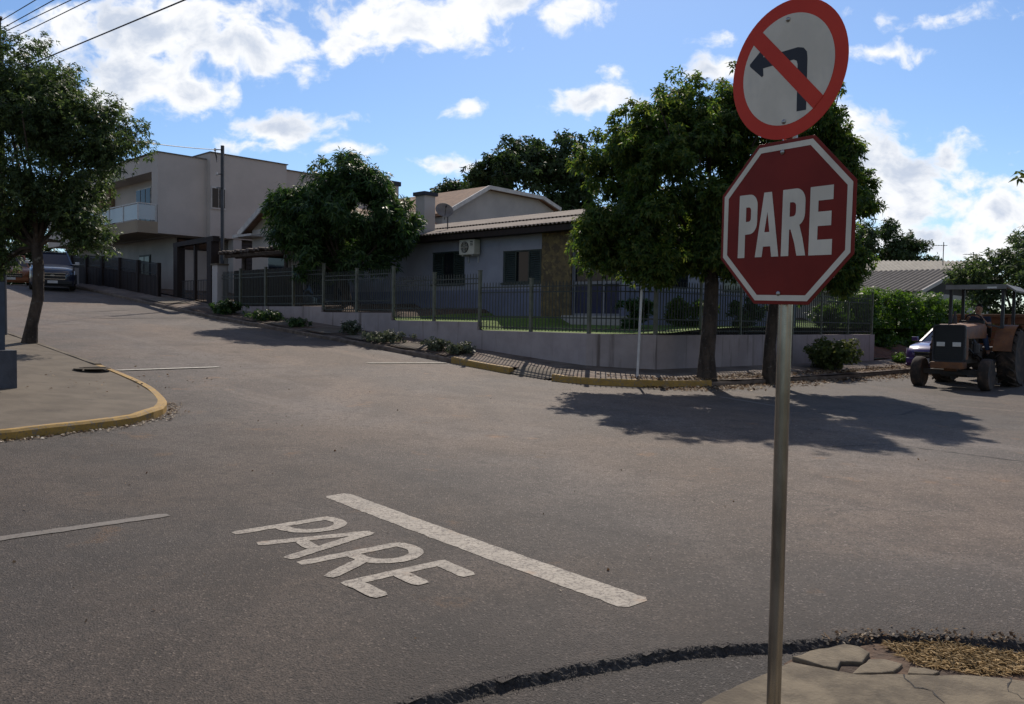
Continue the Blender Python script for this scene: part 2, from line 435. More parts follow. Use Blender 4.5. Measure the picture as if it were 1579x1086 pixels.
M['beige'] = pm('beige_wall', (.31, .25, .18), (.27, .22, .16), scale=1, rough=.9, bump=.15)
M['white_wall'] = pm('white_wall', (.42, .395, .375), (.36, .34, .325), scale=.9, rough=.85, bump=.1, stain=(.28, .26, .25), sscale=1.5, slo=.6, shi=.85, sstretch=(1.3, 1.3, .15))
M['white'] = pm('white_trim', (.55, .53, .5), (.44, .42, .4), scale=4, rough=.6)
M['grey_trim'] = pm('grey_trim', (.27, .27, .29), (.2, .2, .22), scale=4, rough=.6)
M['roof_trim'] = pm('roof_trim', (.16, .15, .145), (.11, .105, .10), rough=.8)
M['dishgrey'] = pm('dish_grey', (.2, .175, .155), (.15, .13, .115), scale=5, rough=.7)
M['stone'] = pm('stone_cladding', (.17, .125, .06), (.095, .072, .045), scale=4.5, lo=.42, hi=.58, rough=.85, bump=.8, bscale=7, bdist=.05, stain=(.24, .18, .075), sscale=6, slo=.55, shi=.66)
M['brownstone'] = pm('brown_cladding', (.21, .14, .085), (.15, .10, .06), scale=5, rough=.85, bump=.5, bscale=12, stretch=(1, 1, 4))
M['fibro'] = pm('fibre_cement_roof', (.25, .205, .165), (.15, .12, .097), scale=1.8, rough=.9, bump=.2, bscale=40, stain=(.15, .12, .10), sscale=4, slo=.53, shi=.75)
M['fibro_dark'] = pm('weathered_roof', (.12, .108, .098), (.09, .08, .07), scale=2, rough=.9, stain=(.22, .2, .17), sscale=3, slo=.6, shi=.75)
M['fibro_pale'] = pm('pale_roof', (.36, .335, .28), (.28, .26, .22), scale=1.5, rough=.85)
M['tile'] = pm('clay_tile', (.26, .15, .09), (.18, .105, .065), scale=3, rough=.85, bump=.5, bscale=14)
M['navy'] = pm('navy_panel', (.012, .018, .07), (.01, .014, .05), rough=.4)
M['shutter'] = pm('green_shutter', (.035, .05, .045), (.025, .036, .033), rough=.5)
M['darkwood'] = pm('dark_timber', (.026, .016, .013), (.016, .011, .009), scale=5, rough=.75, stretch=(1, 1, .2), bump=.3)
M['log'] = pm('weathered_log', (.12, .095, .08), (.06, .045, .038), scale=5, rough=.85, bump=.5, bscale=20)
M['bark'] = pm('bark', (.075, .056, .043), (.03, .023, .018), scale=6, rough=.95, bump=1, bscale=18, bdist=.04, stretch=(1, 1, .35), stain=(.14, .125, .105), sscale=7, slo=.6, shi=.7)
M['darkcap'] = pm('dark_cap', (.02, .022, .035), rough=.6)
M['black'] = pm('black_plastic', (.012, .012, .013), rough=.5)
M['rubber'] = pm('tyre_rubber', (.020, .018, .017), (.06, .045, .035), scale=7, rough=.85, lo=.45, hi=.75)
M['mudrubber'] = pm('muddy_tyre', (.028, .022, .019), (.10, .065, .045), scale=5, rough=.9, lo=.42, hi=.75)
M['grey_metal'] = pm('galvanised', (.42, .375, .31), (.24, .21, .17), scale=9, rough=.27, metal=.9, stretch=(1, 1, .3), stain=(.16, .12, .08), sscale=5, slo=.56, shi=.75, sstretch=(1, 1, .4))
M['dark_metal'] = pm('dark_metal', (.05, .05, .055), (.035, .033, .035), rough=.5, metal=.5)
M['white_metal'] = pm('white_paint_metal', (.55, .54, .52), (.42, .41, .4), scale=4, rough=.5)
M['blue_metal'] = pm('blue_grey_metal', (.045, .06, .085), (.03, .04, .058), rough=.5)
M['pole'] = pm('dark_pole', (.07, .075, .085), (.045, .05, .06), rough=.8)
M['wire'] = pm('wire', (.03, .03, .035), rough=.6)
M['sign_red'] = pm('sign_red', (.215, .024, .016), (.17, .019, .013), scale=3, rough=.5, spec=.15, stain=(.14, .018, .014), sscale=5, slo=.5, shi=.8, sstretch=(1, 1, .25))
M['sign_bright'] = pm('sign_orange_red', (.62, .06, .035), (.54, .048, .03), scale=3, rough=.5, spec=.15)
M['sign_white'] = pm('sign_white', (.70, .62, .50), (.61, .54, .43), scale=6, rough=.45, stain=(.54, .49, .42), sscale=9, slo=.52, shi=.8, sstretch=(1, 1, .3))
M['sign_black'] = pm('sign_black', (.012, .012, .018), rough=.45)
M['chrome'] = pm('chrome', (.6, .6, .6), rough=.2, metal=1)
M['bolt'] = pm('bolt_zinc', (.42, .4, .37), rough=.35, metal=.9)
M['tractor'] = pm('faded_orange', (.205, .082, .028), (.12, .05, .022), scale=3, rough=.6, stain=(.12, .065, .04), sscale=5, slo=.5, shi=.7)
M['orange_wood'] = pm('orange_boards', (.17, .065, .03), (.11, .045, .025), scale=4, rough=.75, stretch=(.3, 1, 1))
M['canopy'] = pm('canopy_paint', (.2, .2, .19), (.15, .15, .14), scale=3, rough=.6)
M['engine'] = pm('engine_grime', (.03, .028, .027), (.055, .04, .03), scale=8, rough=.7)
M['lamp'] = pm('lamp_lens', (.6, .6, .58), (.5, .5, .48), rough=.15, spec=.8)
M['suv'] = pm('charcoal_car_paint', (.018, .024, .042), rough=.28, coat=.9)
M['purple'] = pm('purple_car_paint', (.075, .035, .15), rough=.28, coat=.9)
M['copper'] = pm('copper_car_paint', (.26, .09, .03), rough=.5, coat=.15)
M['slate'] = pm('slate_car_paint', (.05, .06, .085), rough=.3, coat=.8)
M['skin'] = pm('skin', (.33, .18, .12), (.30, .16, .105), rough=.6)
M['hair'] = pm('hair', (.012, .010, .009), rough=.6)
M['shirt'] = pm('navy_cotton', (.02, .022, .045), (.014, .016, .033), scale=12, rough=.9)
M['jeans'] = pm('blue_denim', (.05, .08, .15), (.035, .055, .105), scale=9, rough=.9)
M['ac'] = pm('ac_casing', (.60, .58, .50), (.52, .5, .43), scale=5, rough=.5)

def glass_mat(name, col, rough=.06):
    m, N, L, B = new_mat(name)
    B.inputs['Base Color'].default_value = (*col, 1); B.inputs['Roughness'].default_value = rough
    B.inputs['Specular IOR Level'].default_value = .3
    return m
M['glass'] = glass_mat('window_glass', (.012, .014, .02))
M['carglass'] = glass_mat('car_glass', (.015, .022, .045), .05)
def clear_glass():
    m, N, L, B = new_mat('balcony_glass')
    B.inputs['Base Color'].default_value = (.62, .68, .72, 1); B.inputs['Roughness'].default_value = .08
    tr = N.new('ShaderNodeBsdfTransparent'); tr.inputs[0].default_value = (.85, .9, .9, 1)
    mx = N.new('ShaderNodeMixShader'); mx.inputs[0].default_value = .5
    L.new(B.outputs[0], mx.inputs[1]); L.new(tr.outputs[0], mx.inputs[2]); L.new(mx.outputs[0], N['Material Output'].inputs[0])
    return m
M['clear'] = clear_glass()
M['leaf_dark'] = leaf_mat('leaf_dark', [(.022, .036, .017), (.036, .062, .023), (.052, .086, .029), (.10, .135, .05)], .4)
M['leaf_mango'] = leaf_mat('leaf_mango', [(.016, .038, .013), (.026, .06, .018), (.042, .09, .024), (.09, .135, .04)], .3, .38)
M['leaf_street'] = leaf_mat('leaf_street', [(.022, .048, .015), (.038, .076, .019), (.056, .105, .026), (.115, .14, .035), (.07, .12, .026)], .52)
M['leaf_hedge'] = leaf_mat('leaf_hedge', [(.025, .055, .013), (.042, .09, .018), (.062, .12, .024), (.085, .15, .03)], .4)
M['leaf_shrub'] = leaf_mat('leaf_shrub', [(.04, .055, .03), (.07, .085, .05), (.12, .135, .09)], .25)
M['leaf_far'] = leaf_mat('leaf_far', [(.02, .036, .015), (.03, .055, .019), (.045, .075, .024)], .3)
M['leaf_bush'] = leaf_mat('leaf_bush', [(.04, .06, .016), (.07, .095, .022), (.11, .125, .035)], .35)
M['flower'] = pm('white_petals', (.6, .58, .55), rough=.8)
M['litter'] = leaf_mat('litter', [(.05, .03, .018), (.12, .075, .04), (.22, .15, .085), (.42, .36, .27)], .1, .8)
M['pale_litter'] = leaf_mat('pale_litter', [(.06, .04, .025), (.16, .11, .07), (.34, .28, .2), (.55, .5, .42)], .1, .8)
M['drygrass'] = leaf_mat('drygrass', [(.22, .17, .095), (.40, .32, .19), (.56, .47, .31)], .45, .8)

# ================================================================== SETTING
def resample(pts, step):
    """points along a 2-d polyline about every step"""
    out = [pts[0]]
    for a, b in zip(pts[:-1], pts[1:]):
        n = max(1, int(math.hypot(b[0] - a[0], b[1] - a[1]) / step))
        out += [(a[0] + (b[0] - a[0]) * i / n, a[1] + (b[1] - a[1]) * i / n) for i in range(1, n + 1)]
    return out

def smooth_line(pts, it=2):
    for _ in range(it):
        q = [pts[0]]
        for a, b in zip(pts[:-1], pts[1:]):
            q += [(a[0] * .75 + b[0] * .25, a[1] * .75 + b[1] * .25), (a[0] * .25 + b[0] * .75, a[1] * .25 + b[1] * .75)]
        pts = q + [pts[-1]]
    return pts

def normals2(pts):
    out = []
    for i in range(len(pts)):
        a, b = pts[max(i - 1, 0)], pts[min(i + 1, len(pts) - 1)]
        d = math.hypot(b[0] - a[0], b[1] - a[1]) or 1
        out.append((-(b[1] - a[1]) / d, (b[0] - a[0]) / d))
    return out

def inside(p, poly):
    x, y = p; c = False
    for (x0, y0), (x1, y1) in zip(poly, poly[1:] + poly[:1]):
        if (y0 > y) != (y1 > y) and x < (x1 - x0) * (y - y0) / (y1 - y0) + x0:
            c = not c
    return c

def dist_line(p, line):
    best = 1e9
    for (x0, y0), (x1, y1) in zip(line[:-1], line[1:]):
        dx, dy_ = x1 - x0, y1 - y0
        t = max(0, min(1, ((p[0] - x0) * dx + (p[1] - y0) * dy_) / (dx * dx + dy_ * dy_ + 1e-9)))
        best = min(best, math.hypot(p[0] - x0 - t * dx, p[1] - y0 - t * dy_))
    return best

# the ground sheet, to the horizon
mb = MB()
gs = [-900, -300, -120, -80] + list(range(-60, 121, 4)) + [200, 400, 900]
gw = [-900, -300, -120, -80] + list(range(-60, 121, 6)) + [200, 400, 900]
mb.grid([[W(s, w, g(s) - .32) for w in gw] for s in gs])
struct(build(mb, 'ground', M['ground'], loc=(0, 0, 0)), 'dry earth and grass ground under and around the streets', 'ground')

LIP = smooth_line([(2.75, -25), (2.75, .5), (2.7, 1.3), (2.62, 2.05), (2.42, 2.61), (2.17, 3.27), (1.9, 3.65), (1.72, 3.9), (1.5, 4.26), (1.15, 4.58), (.8, 4.83), (0, 5.3), (-1.5, 5.75), (-4, 5.85), (-30, 5.85)], 1)
CORNER = LIP + [(-30, -25)]
fine_s = [round(-1.0 + .07 * i, 3) for i in range(63)]
fine_w = [round(0.0 + .07 * i, 3) for i in range(90)]
ls = sorted(set([-60, -40, -30, -20, -14, -10, -7, -5, -3.5, -2.5, -1.7] + fine_s + [3.6 + .2 * i for i in range(20)] + [7.6 + .4 * i for i in range(32)] + [20.4 + .8 * i for i in range(32)] + [46 + 3 * i for i in range(15)]))
lw = sorted(set([-40, -30, -22, -15, -10, -7, -5, -3.5, -2.2, -1.2, -.5] + fine_w + [6.9 + .8 * i for i in range(34)] + [34 + 3 * i for i in range(15)]))
vs, fs, idx, coarse, wear_tone = [], [], {}, [], []
def rv(i, j):
    if (i, j) not in idx:
        idx[(i, j)] = len(vs)
        s, w = ls[i], lw[j]
        vs.append(W(s, w, g(s)))
        coarse.append(.65 * math.exp(-dist_line((s, w), LIP) / .30) if (s < 6 and -30 < w < 8) else 0.0)
        # colour factor: lighter where the hill street crosses, darker in our lane and along the seam
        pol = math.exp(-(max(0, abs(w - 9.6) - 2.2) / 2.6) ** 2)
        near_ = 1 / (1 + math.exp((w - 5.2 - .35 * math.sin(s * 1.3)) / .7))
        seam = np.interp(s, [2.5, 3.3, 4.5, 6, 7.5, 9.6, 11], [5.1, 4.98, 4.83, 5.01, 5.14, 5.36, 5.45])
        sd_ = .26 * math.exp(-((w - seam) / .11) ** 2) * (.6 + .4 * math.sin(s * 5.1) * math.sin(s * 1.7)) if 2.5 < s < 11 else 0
        wear_tone.append(.90 + .66 * pol * .82 - .26 * near_ - sd_)
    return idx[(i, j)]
for i in range(len(ls) - 1):
    for j in range(len(lw) - 1):
        c = ((ls[i] + ls[i + 1]) / 2, (lw[j] + lw[j + 1]) / 2)
        if not ((2.1 < c[0] < 11.5) or (5.0 < c[1] < 14.6) or (c[0] < 14 and 1 < c[1] < 17)):
            continue
        if inside(c, CORNER) or (-3 < c[0] < 4 and -1 < c[1] < 7 and dist_line(c, LIP) < .02):
            continue
        fs.append((rv(i, j), rv(i + 1, j), rv(i + 1, j + 1), rv(i, j + 1)))
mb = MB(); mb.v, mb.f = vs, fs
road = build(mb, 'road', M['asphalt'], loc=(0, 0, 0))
for nm_, vals in (('coarse', coarse), ('wear_tone', wear_tone)):
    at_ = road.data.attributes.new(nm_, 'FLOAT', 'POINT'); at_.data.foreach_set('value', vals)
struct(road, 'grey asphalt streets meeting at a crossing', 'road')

# ragged edge of the newer asphalt layer
line = resample([q for q in LIP if -4.5 < q[0] and q[1] > -3.5], .012)
nn = normals2(line)
prof = [(-.12, .0008), (-.08, .002), (-.05, .003), (-.025, .003), (-.008, .001), (.004, -.007), (.011, -.015), (.020, -.023), (.030, -.031), (.042, -.042)]
rows = []
for k, ((s, w), (a, b)) in enumerate(zip(line, nn)):
    wob = .010 * math.sin(k * .071) + .006 * math.sin(k * .19 + 1) + .004 * math.sin(k * .47)
    rows.append([W(s + a * (o + wob * (1 if o > -.1 else .3) + rng.normal(0, .0022)), w + b * (o + wob * (1 if o > -.1 else .3) + rng.normal(0, .0022)), h + rng.normal(0, .0024) * (1 if o > -.02 else .15)) for o, h in prof])
# the normal must point into the corner
if not inside((line[len(line) // 2][0] + nn[len(line) // 2][0] * .3, line[len(line) // 2][1] + nn[len(line) // 2][1] * .3), CORNER):
    rows = []
    for k, ((s, w), (a, b)) in enumerate(zip(line, nn)):
        wob = .010 * math.sin(k * .071) + .006 * math.sin(k * .19 + 1) + .004 * math.sin(k * .47)
        rows.append([W(s - a * (o + wob * (1 if o > -.1 else .3) + rng.normal(0, .0022)), w - b * (o + wob * (1 if o > -.1 else .3) + rng.normal(0, .0022)), h + rng.normal(0, .0024) * (1 if o > -.02 else .15)) for o, h in prof])
mb = MB().grid([q[:5] for q in rows])
o_ = build(mb, 'asphalt_shoulder', M['asphalt'], road)
for nm_, vals in (('coarse', [.25 + .1 * (k % 5) for _ in rows for k in range(5)]), ('wear_tone', [.72] * (5 * len(rows)))):
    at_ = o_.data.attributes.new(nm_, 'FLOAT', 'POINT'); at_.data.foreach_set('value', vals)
mb = MB().grid([q[4:] for q in rows])
build(mb, 'asphalt_lip', M['lip'], road)

# painted markings lie on the road
def ribbon(mb, pts, width, z0, fn=None, jit=.004, step=.06):
    """flat paint stroke along (s, w) points, with slightly ragged edges and rounded ends"""
    p = resample(pts, step); n = normals2(p); L, R_ = [], []
    m = len(p)
    for i, ((s, w), (a, b)) in enumerate(zip(p, n)):
        h = width / 2
        if i in (0, m - 1): h *= .72
        j1, j2 = rng.normal(0, jit), rng.normal(0, jit)
        L.append(W(s + a * (h + j1), w + b * (h + j1), g(s) + z0)); R_.append(W(s - a * (h + j2), w - b * (h + j2), g(s) + z0))
    mb.grid([[l, r] for l, r in zip(L, R_)])

mb = MB()
ribbon(mb, [(5.94, 4.03), (2.585, 3.775)], .235, .0028, jit=.0035, step=.045)
build(mb, 'stop_line', M['road_paint'], road)
LET = {
 'P': [[(5.40, 2.80), (5.33, 3.57)], [(5.33, 3.54), (5.2, 3.56), (5.09, 3.51), (5.05, 3.36), (5.12, 3.20), (5.24, 3.14), (5.36, 3.14)]],
 'A': [[(5.06, 2.80), (4.79, 3.56)], [(4.64, 2.78), (4.79, 3.56)], [(4.93, 3.06), (4.72, 3.03)]],
 'R': [[(4.5, 2.78), (4.42, 3.55)], [(4.42, 3.52), (4.28, 3.54), (4.16, 3.48), (4.12, 3.33), (4.19, 3.18), (4.30, 3.14), (4.44, 3.14)], [(4.30, 3.15), (4.15, 2.77)]],
 'E': [[(3.985, 2.76), (3.905, 3.52)], [(3.91, 3.46), (3.59, 3.42)], [(3.93, 3.13), (3.665, 3.11)], [(3.965, 2.82), (3.66, 2.80)]]}
for ch, strokes in LET.items():
    mb = MB()
    for k, st_ in enumerate(strokes):
        ribbon(mb, smooth_line(st_, 2) if len(st_) > 3 else st_, .10 if ch != 'E' or k == 0 else .115, .0026 + .0008 * k, jit=.0025, step=.04)
    build(mb, 'painted_letter', M['road_paint'], road)
for pts, wd, mt in [([(6.42, -6), (6.32, 0.2), (6.28, 1.56), (6.18, 2.67)], .12, 'faded_paint'), ([(8.23, 14.76), (7.4, 14.46), (6.74, 14.23)], .11, 'faded_paint'),
                    ([(4.83, 15.02), (4.95, 16.4)], .08, 'joint'), ([(16.2, 6.0), (16.19, 8.05)], .30, 'bright_paint'), ([(16.0, 11.7), (15.55, 13.85)], .30, 'bright_paint')]:
    mb = MB(); ribbon(mb, pts, wd, .005 if wd > .25 else .0035)
    build(mb, 'painted_line', M[mt], road)
# construction joints in the asphalt
for pts, wd in [([(4.2, 10.4), (3.78, 11.29), (3.1, 11.22), (2.19, 11.15)], .025), ([(28.0, 9.7), (28.4, 11.2), (28.6, 13.2)], .09), ([(30.5, 10.4), (31.6, 12.2)], .08)]:
    mb = MB(); ribbon(mb, smooth_line(pts, 2), wd, .003, jit=.012)
    build(mb, 'asphalt_joint', M['joint'], road)

# kerbs, pavements
def kerb(name, pts, m, label, sign, h=.15, wd=.14):
    p = resample(pts, .5); n = normals2(p); rows = []
    for (s, w), (a, b) in zip(p, n):
        a, b = a * sign, b * sign; jz = rng.normal(0, .006)
        rows.append([W(s, w, g(s) - .2), W(s + a * .0, w + b * .0, g(s) + h - .03 + jz), W(s + a * .025, w + b * .025, g(s) + h + jz), W(s + a * wd, w + b * wd, g(s) + h + .002 + jz), W(s + a * wd, w + b * wd, g(s) - .2)])
    mb = MB().grid(rows)
    for r in (rows[0], rows[-1]):
        mb.add(r, [(0, 1, 2, 3, 4)])
    return struct(build(mb, name, m, smooth=False), label, 'kerb')

def sheet(name, pairs, m, zo, zi, label, cat, step=.8, nx=5, wob=.012):
    rows = []
    for (o0, i0), (o1, i1) in zip(pairs[:-1], pairs[1:]):
        n = max(1, int(max(math.dist(o0, o1), math.dist(i0, i1)) / step))
        for k in range(n):
            t = k / n
            o = [o0[q] + (o1[q] - o0[q]) * t for q in (0, 1)]; i_ = [i0[q] + (i1[q] - i0[q]) * t for q in (0, 1)]
            rows.append((o, i_))
    rows.append(pairs[-1])
    R_ = []
    for o, i_ in rows:
        r = []
        for k in range(nx + 1):
            t = k / nx
            s, w = o[0] + (i_[0] - o[0]) * t, o[1] + (i_[1] - o[1]) * t
            zb = g(o[0]) * (1 - t) + g(i_[0]) * t if abs(o[0] - i_[0]) < 2 else g(s)
            r.append(W(s, w, zb + zo + (zi - zo) * t + (rng.normal(0, wob) if 0 < k < nx else 0)))
        R_.append(r)
    mb = MB().grid(R_)
    return struct(build(mb, name, m, smooth=True), label, cat)

def off(pts, d):
    n = normals2(pts)
    return [(p[0] + a * d, p[1] + b * d) for p, (a, b) in zip(pts, n)]

K = .13
FKc = smooth_line([(13.3, 13.9), (12.6, 13.82), (12.1, 13.82), (11.5, 13.95), (10.85, 14.25), (10.2, 14.85), (9.75, 15.6), (9.42, 16.5)], 1)
kerb('kerb', [(80, 14), (40, 14), (28, 14), (20, 14), (15.5, 14)], M['kerb'], 'unpainted dark kerb along the far side of the uphill street', -1, .12)
kerb('kerb', [(15.5, 14), (14.2, 13.97), (13.35, 13.92)], M['yellow'], 'short yellow kerb uphill of the dropped ramp at the far corner', -1)
kerb('kerb', [q for q in FKc if q[0] < 12.2], M['yellow'], 'curved yellow kerb round the far corner by the thin white post', -1)
kerb('kerb', [(13.35, 13.95), (12.2, 13.86)], M['concrete'], 'dropped concrete kerb of the ramp between two yellow kerbs', -1, .03)
mb = MB(); mb.grid([[W(s, w, g(s) + z) for w, z in ((13.93, .03), (14.15, .08), (14.35, .145), (14.6, .168))] for s in (12.1, 12.5, 12.9, 13.4)])
struct(build(mb, 'pavement_ramp', M['concrete']), 'worn concrete ramp at the dropped kerb of the far corner', 'ramp')
far_pairs = [((80, 14.1), (80, 15.8)), ((40, 14.1), (40, 15.8)), ((28, 14.1), (28, 15.8)), ((20, 14.1), (20, 15.8)), ((16, 14.1), (16, 15.8)), ((13.6, 14.02), (13.6, 15.8)), ((13.38, 14.5), (13.4, 15.8)),
             ((12.15, 14.5), (12.5, 15.8)), ((12.05, 14.0), (12.4, 15.82)), ((11.55, 14.05), (12.2, 15.95)), ((10.95, 14.35), (11.8, 16.2)), ((10.3, 14.95), (11.45, 16.5)), ((9.85, 15.7), (11.12, 16.8)), ((9.5, 16.6), (11.05, 17.5)),
             ((9.2, 18), (10.95, 18.8)), ((9.0, 20), (10.8, 20.6)), ((8.6, 23), (10.5, 23.5)), ((8.4, 28), (10.1, 28.4)), ((8.4, 40), (10.1, 40)), ((8.4, 70), (10.1, 70))]
sheet('pavement', far_pairs, M['paving'], .135, .24, 'paved footway in front of the fenced corner house', 'pavement', step=.5)
# concrete flags among the planted soil of the uphill footway
for k, (s0, s1) in enumerate([(17.2, 18.4), (19.6, 20.6), (21.4, 22.9), (24.2, 25.4), (33.0, 35.6)]):
    mb = MB()
    rows = [[W(s, w, g(s) + .165 + (w - 14.1) * .055) for w in (14.16, 14.7, 15.3)] for s in np.linspace(s0, s1, 5)]
    mb.grid(rows); struct(build(mb, 'paving_flag', M['concrete']), 'worn concrete paving let into the planted uphill footway', 'paving')
mb = MB(); mb.grid([[W(s, w + .08 * math.sin(s * 3 + w), g(s) + .152 + (w - 14.1) * .055) for w in (14.15, 14.5, 14.85)] for s in np.linspace(15.8, 31.5, 50)])
struct(build(mb, 'planting_strip', M['soil']), 'strip of dark soil behind the uphill kerb', 'soil')

LKc = smooth_line([(10.45, -25), (10.4, 0), (10.3, 2.5), (10.45, 3.3), (10.65, 4.1), (11.1, 4.7), (11.75, 5.08), (12.5, 5.32), (13.3, 5.5), (14.2, 5.62), (16.2, 5.75)], 1)
kerb('kerb', LKc, M['yellow'], 'long yellow kerb curving round the left corner pavement', -1, .12, .125)
LKu = [(16.2, 5.75), (20, 5.8), (30, 5.8), (45, 5.8), (80, 5.8)]
kerb('kerb', LKu, M['concrete'], 'plain concrete kerb beside the left street tree', -1, .13)
oL = off(LKc, -.115); oU = off(LKu, -.1)
pairs = []
for q in oL + oU[1:]:
    s, w = q
    if w < 2.2: inn = (12.9, w)
    elif s < 13.2: inn = (12.9, min(w, 3.3) * .5 + 1.6)
    else: inn = (s, 3.1)
    pairs.append((q, inn))
sheet('pavement', pairs, M['concrete'], .115, .20, 'plain concrete footway on the left corner', 'pavement', step=.6, nx=6, wob=.004)
mb = MB(); mb.grid([[W(s, w, g(s) + .16) for w in (-40, -20, 0, 3.3)] for s in (12.85, 16, 20, 26, 32, 40, 50, 80)])
struct(build(mb, 'yard', M['concrete']), 'concrete yard behind the left gate pillar', 'yard')
# expansion joints of the left footway
kerb('kerb', [(9.42, 16.5), (9.2, 18), (9.0, 20), (8.6, 23), (8.4, 28), (8.4, 40), (8.4, 70)], M['kerb'], 'worn low kerb under leaf litter along the right hand street', -1, .11)
mb = MB()
for pts in ([(10.62, 2.25), (11.6, 2.1), (12.8, 2.0)], [(10.62, -1.5), (12.8, -1.6)]):
    p = resample(pts, .2)
    mb.grid([[W(s, w - .012, g(s) + .155 + (s - 10.6) * .026), W(s, w + .012, g(s) + .155 + (s - 10.6) * .026)] for s, w in p])
struct(build(mb, 'pavement_joint', M['soil']), 'dark joint across the left concrete footway', 'joint')

kerb('kerb', smooth_line([(2.2, 60), (2.2, 18), (2.1, 16.2), (1.5, 14.8), (.5, 14.1), (-1, 14), (-40, 14)], 1), M['concrete'], 'concrete kerb of the corner across the hill street from us', -1, .12)
sheet('pavement', [((2.1, 60), (.2, 60)), ((2.1, 18), (.2, 18)), ((2.0, 16.3), (.2, 16.8)), ((1.4, 14.95), (-.2, 16.2)), ((.45, 14.2), (-.8, 15.9)), ((-1, 14.1), (-1.5, 15.9)), ((-40, 14.1), (-40, 15.9))], M['concrete'], .115, .17, 'concrete footway of the corner across the hill street from us', 'pavement')
# our own corner: old asphalt strip, then broken concrete
inner = resample([q for q in LIP if -6 < q[0] and q[1] > -6], .25)
mb = MB(); nI = normals2(inner)
c0 = (-6, -6)
mb.grid([[W(s, w, -.036), W(s + (c0[0] - s) * .25, w + (c0[1] - w) * .25, -.038), W(s + (c0[0] - s) * .6, w + (c0[1] - w) * .6, -.038), W(*c0, -.038)] for s, w in inner])
struct(build(mb, 'gutter_asphalt', M['old_asphalt']), 'strip of old sunken asphalt below the raised road edge', 'asphalt')
mb = MB(); mb.grid([[W(s, w, -.016 + .004 * math.sin(s * 9 + w * 7)) for w in np.linspace(wa, wb, 8)] for s, wa, wb in [(1.66, 3.64, 3.72), (1.55, 3.6, 4.0), (1.45, 3.6, 4.22), (1.35, 3.6, 4.32), (1.2, 3.7, 4.42), (1.0, 3.8, 4.52), (.8, 3.9, 4.66), (.5, 4.0, 4.8), (0, 4.2, 5.1), (-1, 4.4, 5.4), (-3, 4.5, 5.5)]])
struct(build(mb, 'soil_patch', M['soil']), 'bare soil beside the broken slabs at our corner', 'soil')

def slab(pts, z, th, label, tilt=(0, 0), fine=True, grow=1):
    z = z * .5; tilt = (tilt[0] * .35, tilt[1] * .35)
    if grow != 1:
        gx, gy = sum(q[0] for q in pts) / len(pts), sum(q[1] for q in pts) / len(pts)
        pts = [(gx + (q[0] - gx) * grow, gy + (q[1] - gy) * grow) for q in pts]
    p = resample(pts + [pts[0]], .05)[:-1] if fine else pts
    p = [(a + rng.normal(0, .004), b + rng.normal(0, .004)) for a, b in p]
    ca, cb = sum(q[0] for q in p) / len(p), sum(q[1] for q in p) / len(p)
    zf = lambda a, b: z + (a - ca) * tilt[0] + (b - cb) * tilt[1]
    mb = MB(); mb.prism([W(a, b, zf(a, b) - th) for a, b in p], (0, 0, th))
    o = build(mb, 'concrete_slab', M['slab'], bev=.006)
    return struct(o, label, 'slab')
slab([(1.72, 2.3), (1.71, 2.967), (1.678, 3.303), (1.631, 3.562), (1.622, 3.645), (1.55, 3.675), (1.43, 3.705), (1.35, 3.735), (1.225, 3.872), (1.10, 3.99), (1.0, 4.085), (.92, 4.14), (.80, 4.21), (.5, 4.3), (0, 4.42), (-2.5, 4.8), (-2.5, 2.3)], .012, .08, 'large concrete slab under the sign pole at our corner')
slab([(1.644, 3.711), (1.591, 3.89), (1.531, 4.04), (1.472, 4.06), (1.404, 4.02), (1.39, 3.885), (1.432, 3.868), (1.46, 3.822), (1.445, 3.745), (1.5, 3.727), (1.575, 3.722)], .013, .07, 'broken off slab piece nearest the road edge', (.01, .01), grow=1.045)
slab([(1.385, 3.745), (1.375, 3.852), (1.375, 3.955), (1.327, 4.01), (1.25, 4.012), (1.25, 3.9), (1.325, 3.80)], .002, .06, 'small sunken slab piece between two cracks', (-.03, .03), grow=1.07)
slab([(1.212, 4.02), (1.165, 4.058), (1.1, 4.065), (1.105, 4.005), (1.20, 3.93)], -.004, .06, 'slab fragment half buried in dry grass', (.02, -.03))
mb = MB()
for p_ in ([(.835, 4.2), (.83, 4.12), (.81, 4.04), (.75, 4.0), (.66, 4.03), (.5, 4.0)], [(1.2, 3.88), (1.12, 3.78), (1.06, 3.80), (.98, 3.72)]):
    p_ = [(a + rng.normal(0, .006), b + rng.normal(0, .006)) for a, b in resample(p_, .03)]; n_ = normals2(p_)
    mb.grid([[W(a - c_ * h_, b - d_ * h_, .0082), W(a + c_ * h_, b + d_ * h_, .0082)] for (a, b), (c_, d_), h_ in zip(p_, n_, [rng.uniform(.001, .005) for _ in p_])])
struct(build(mb, 'slab_crack', M['lip']), 'thin dark cracks across the large slab at our corner', 'crack')

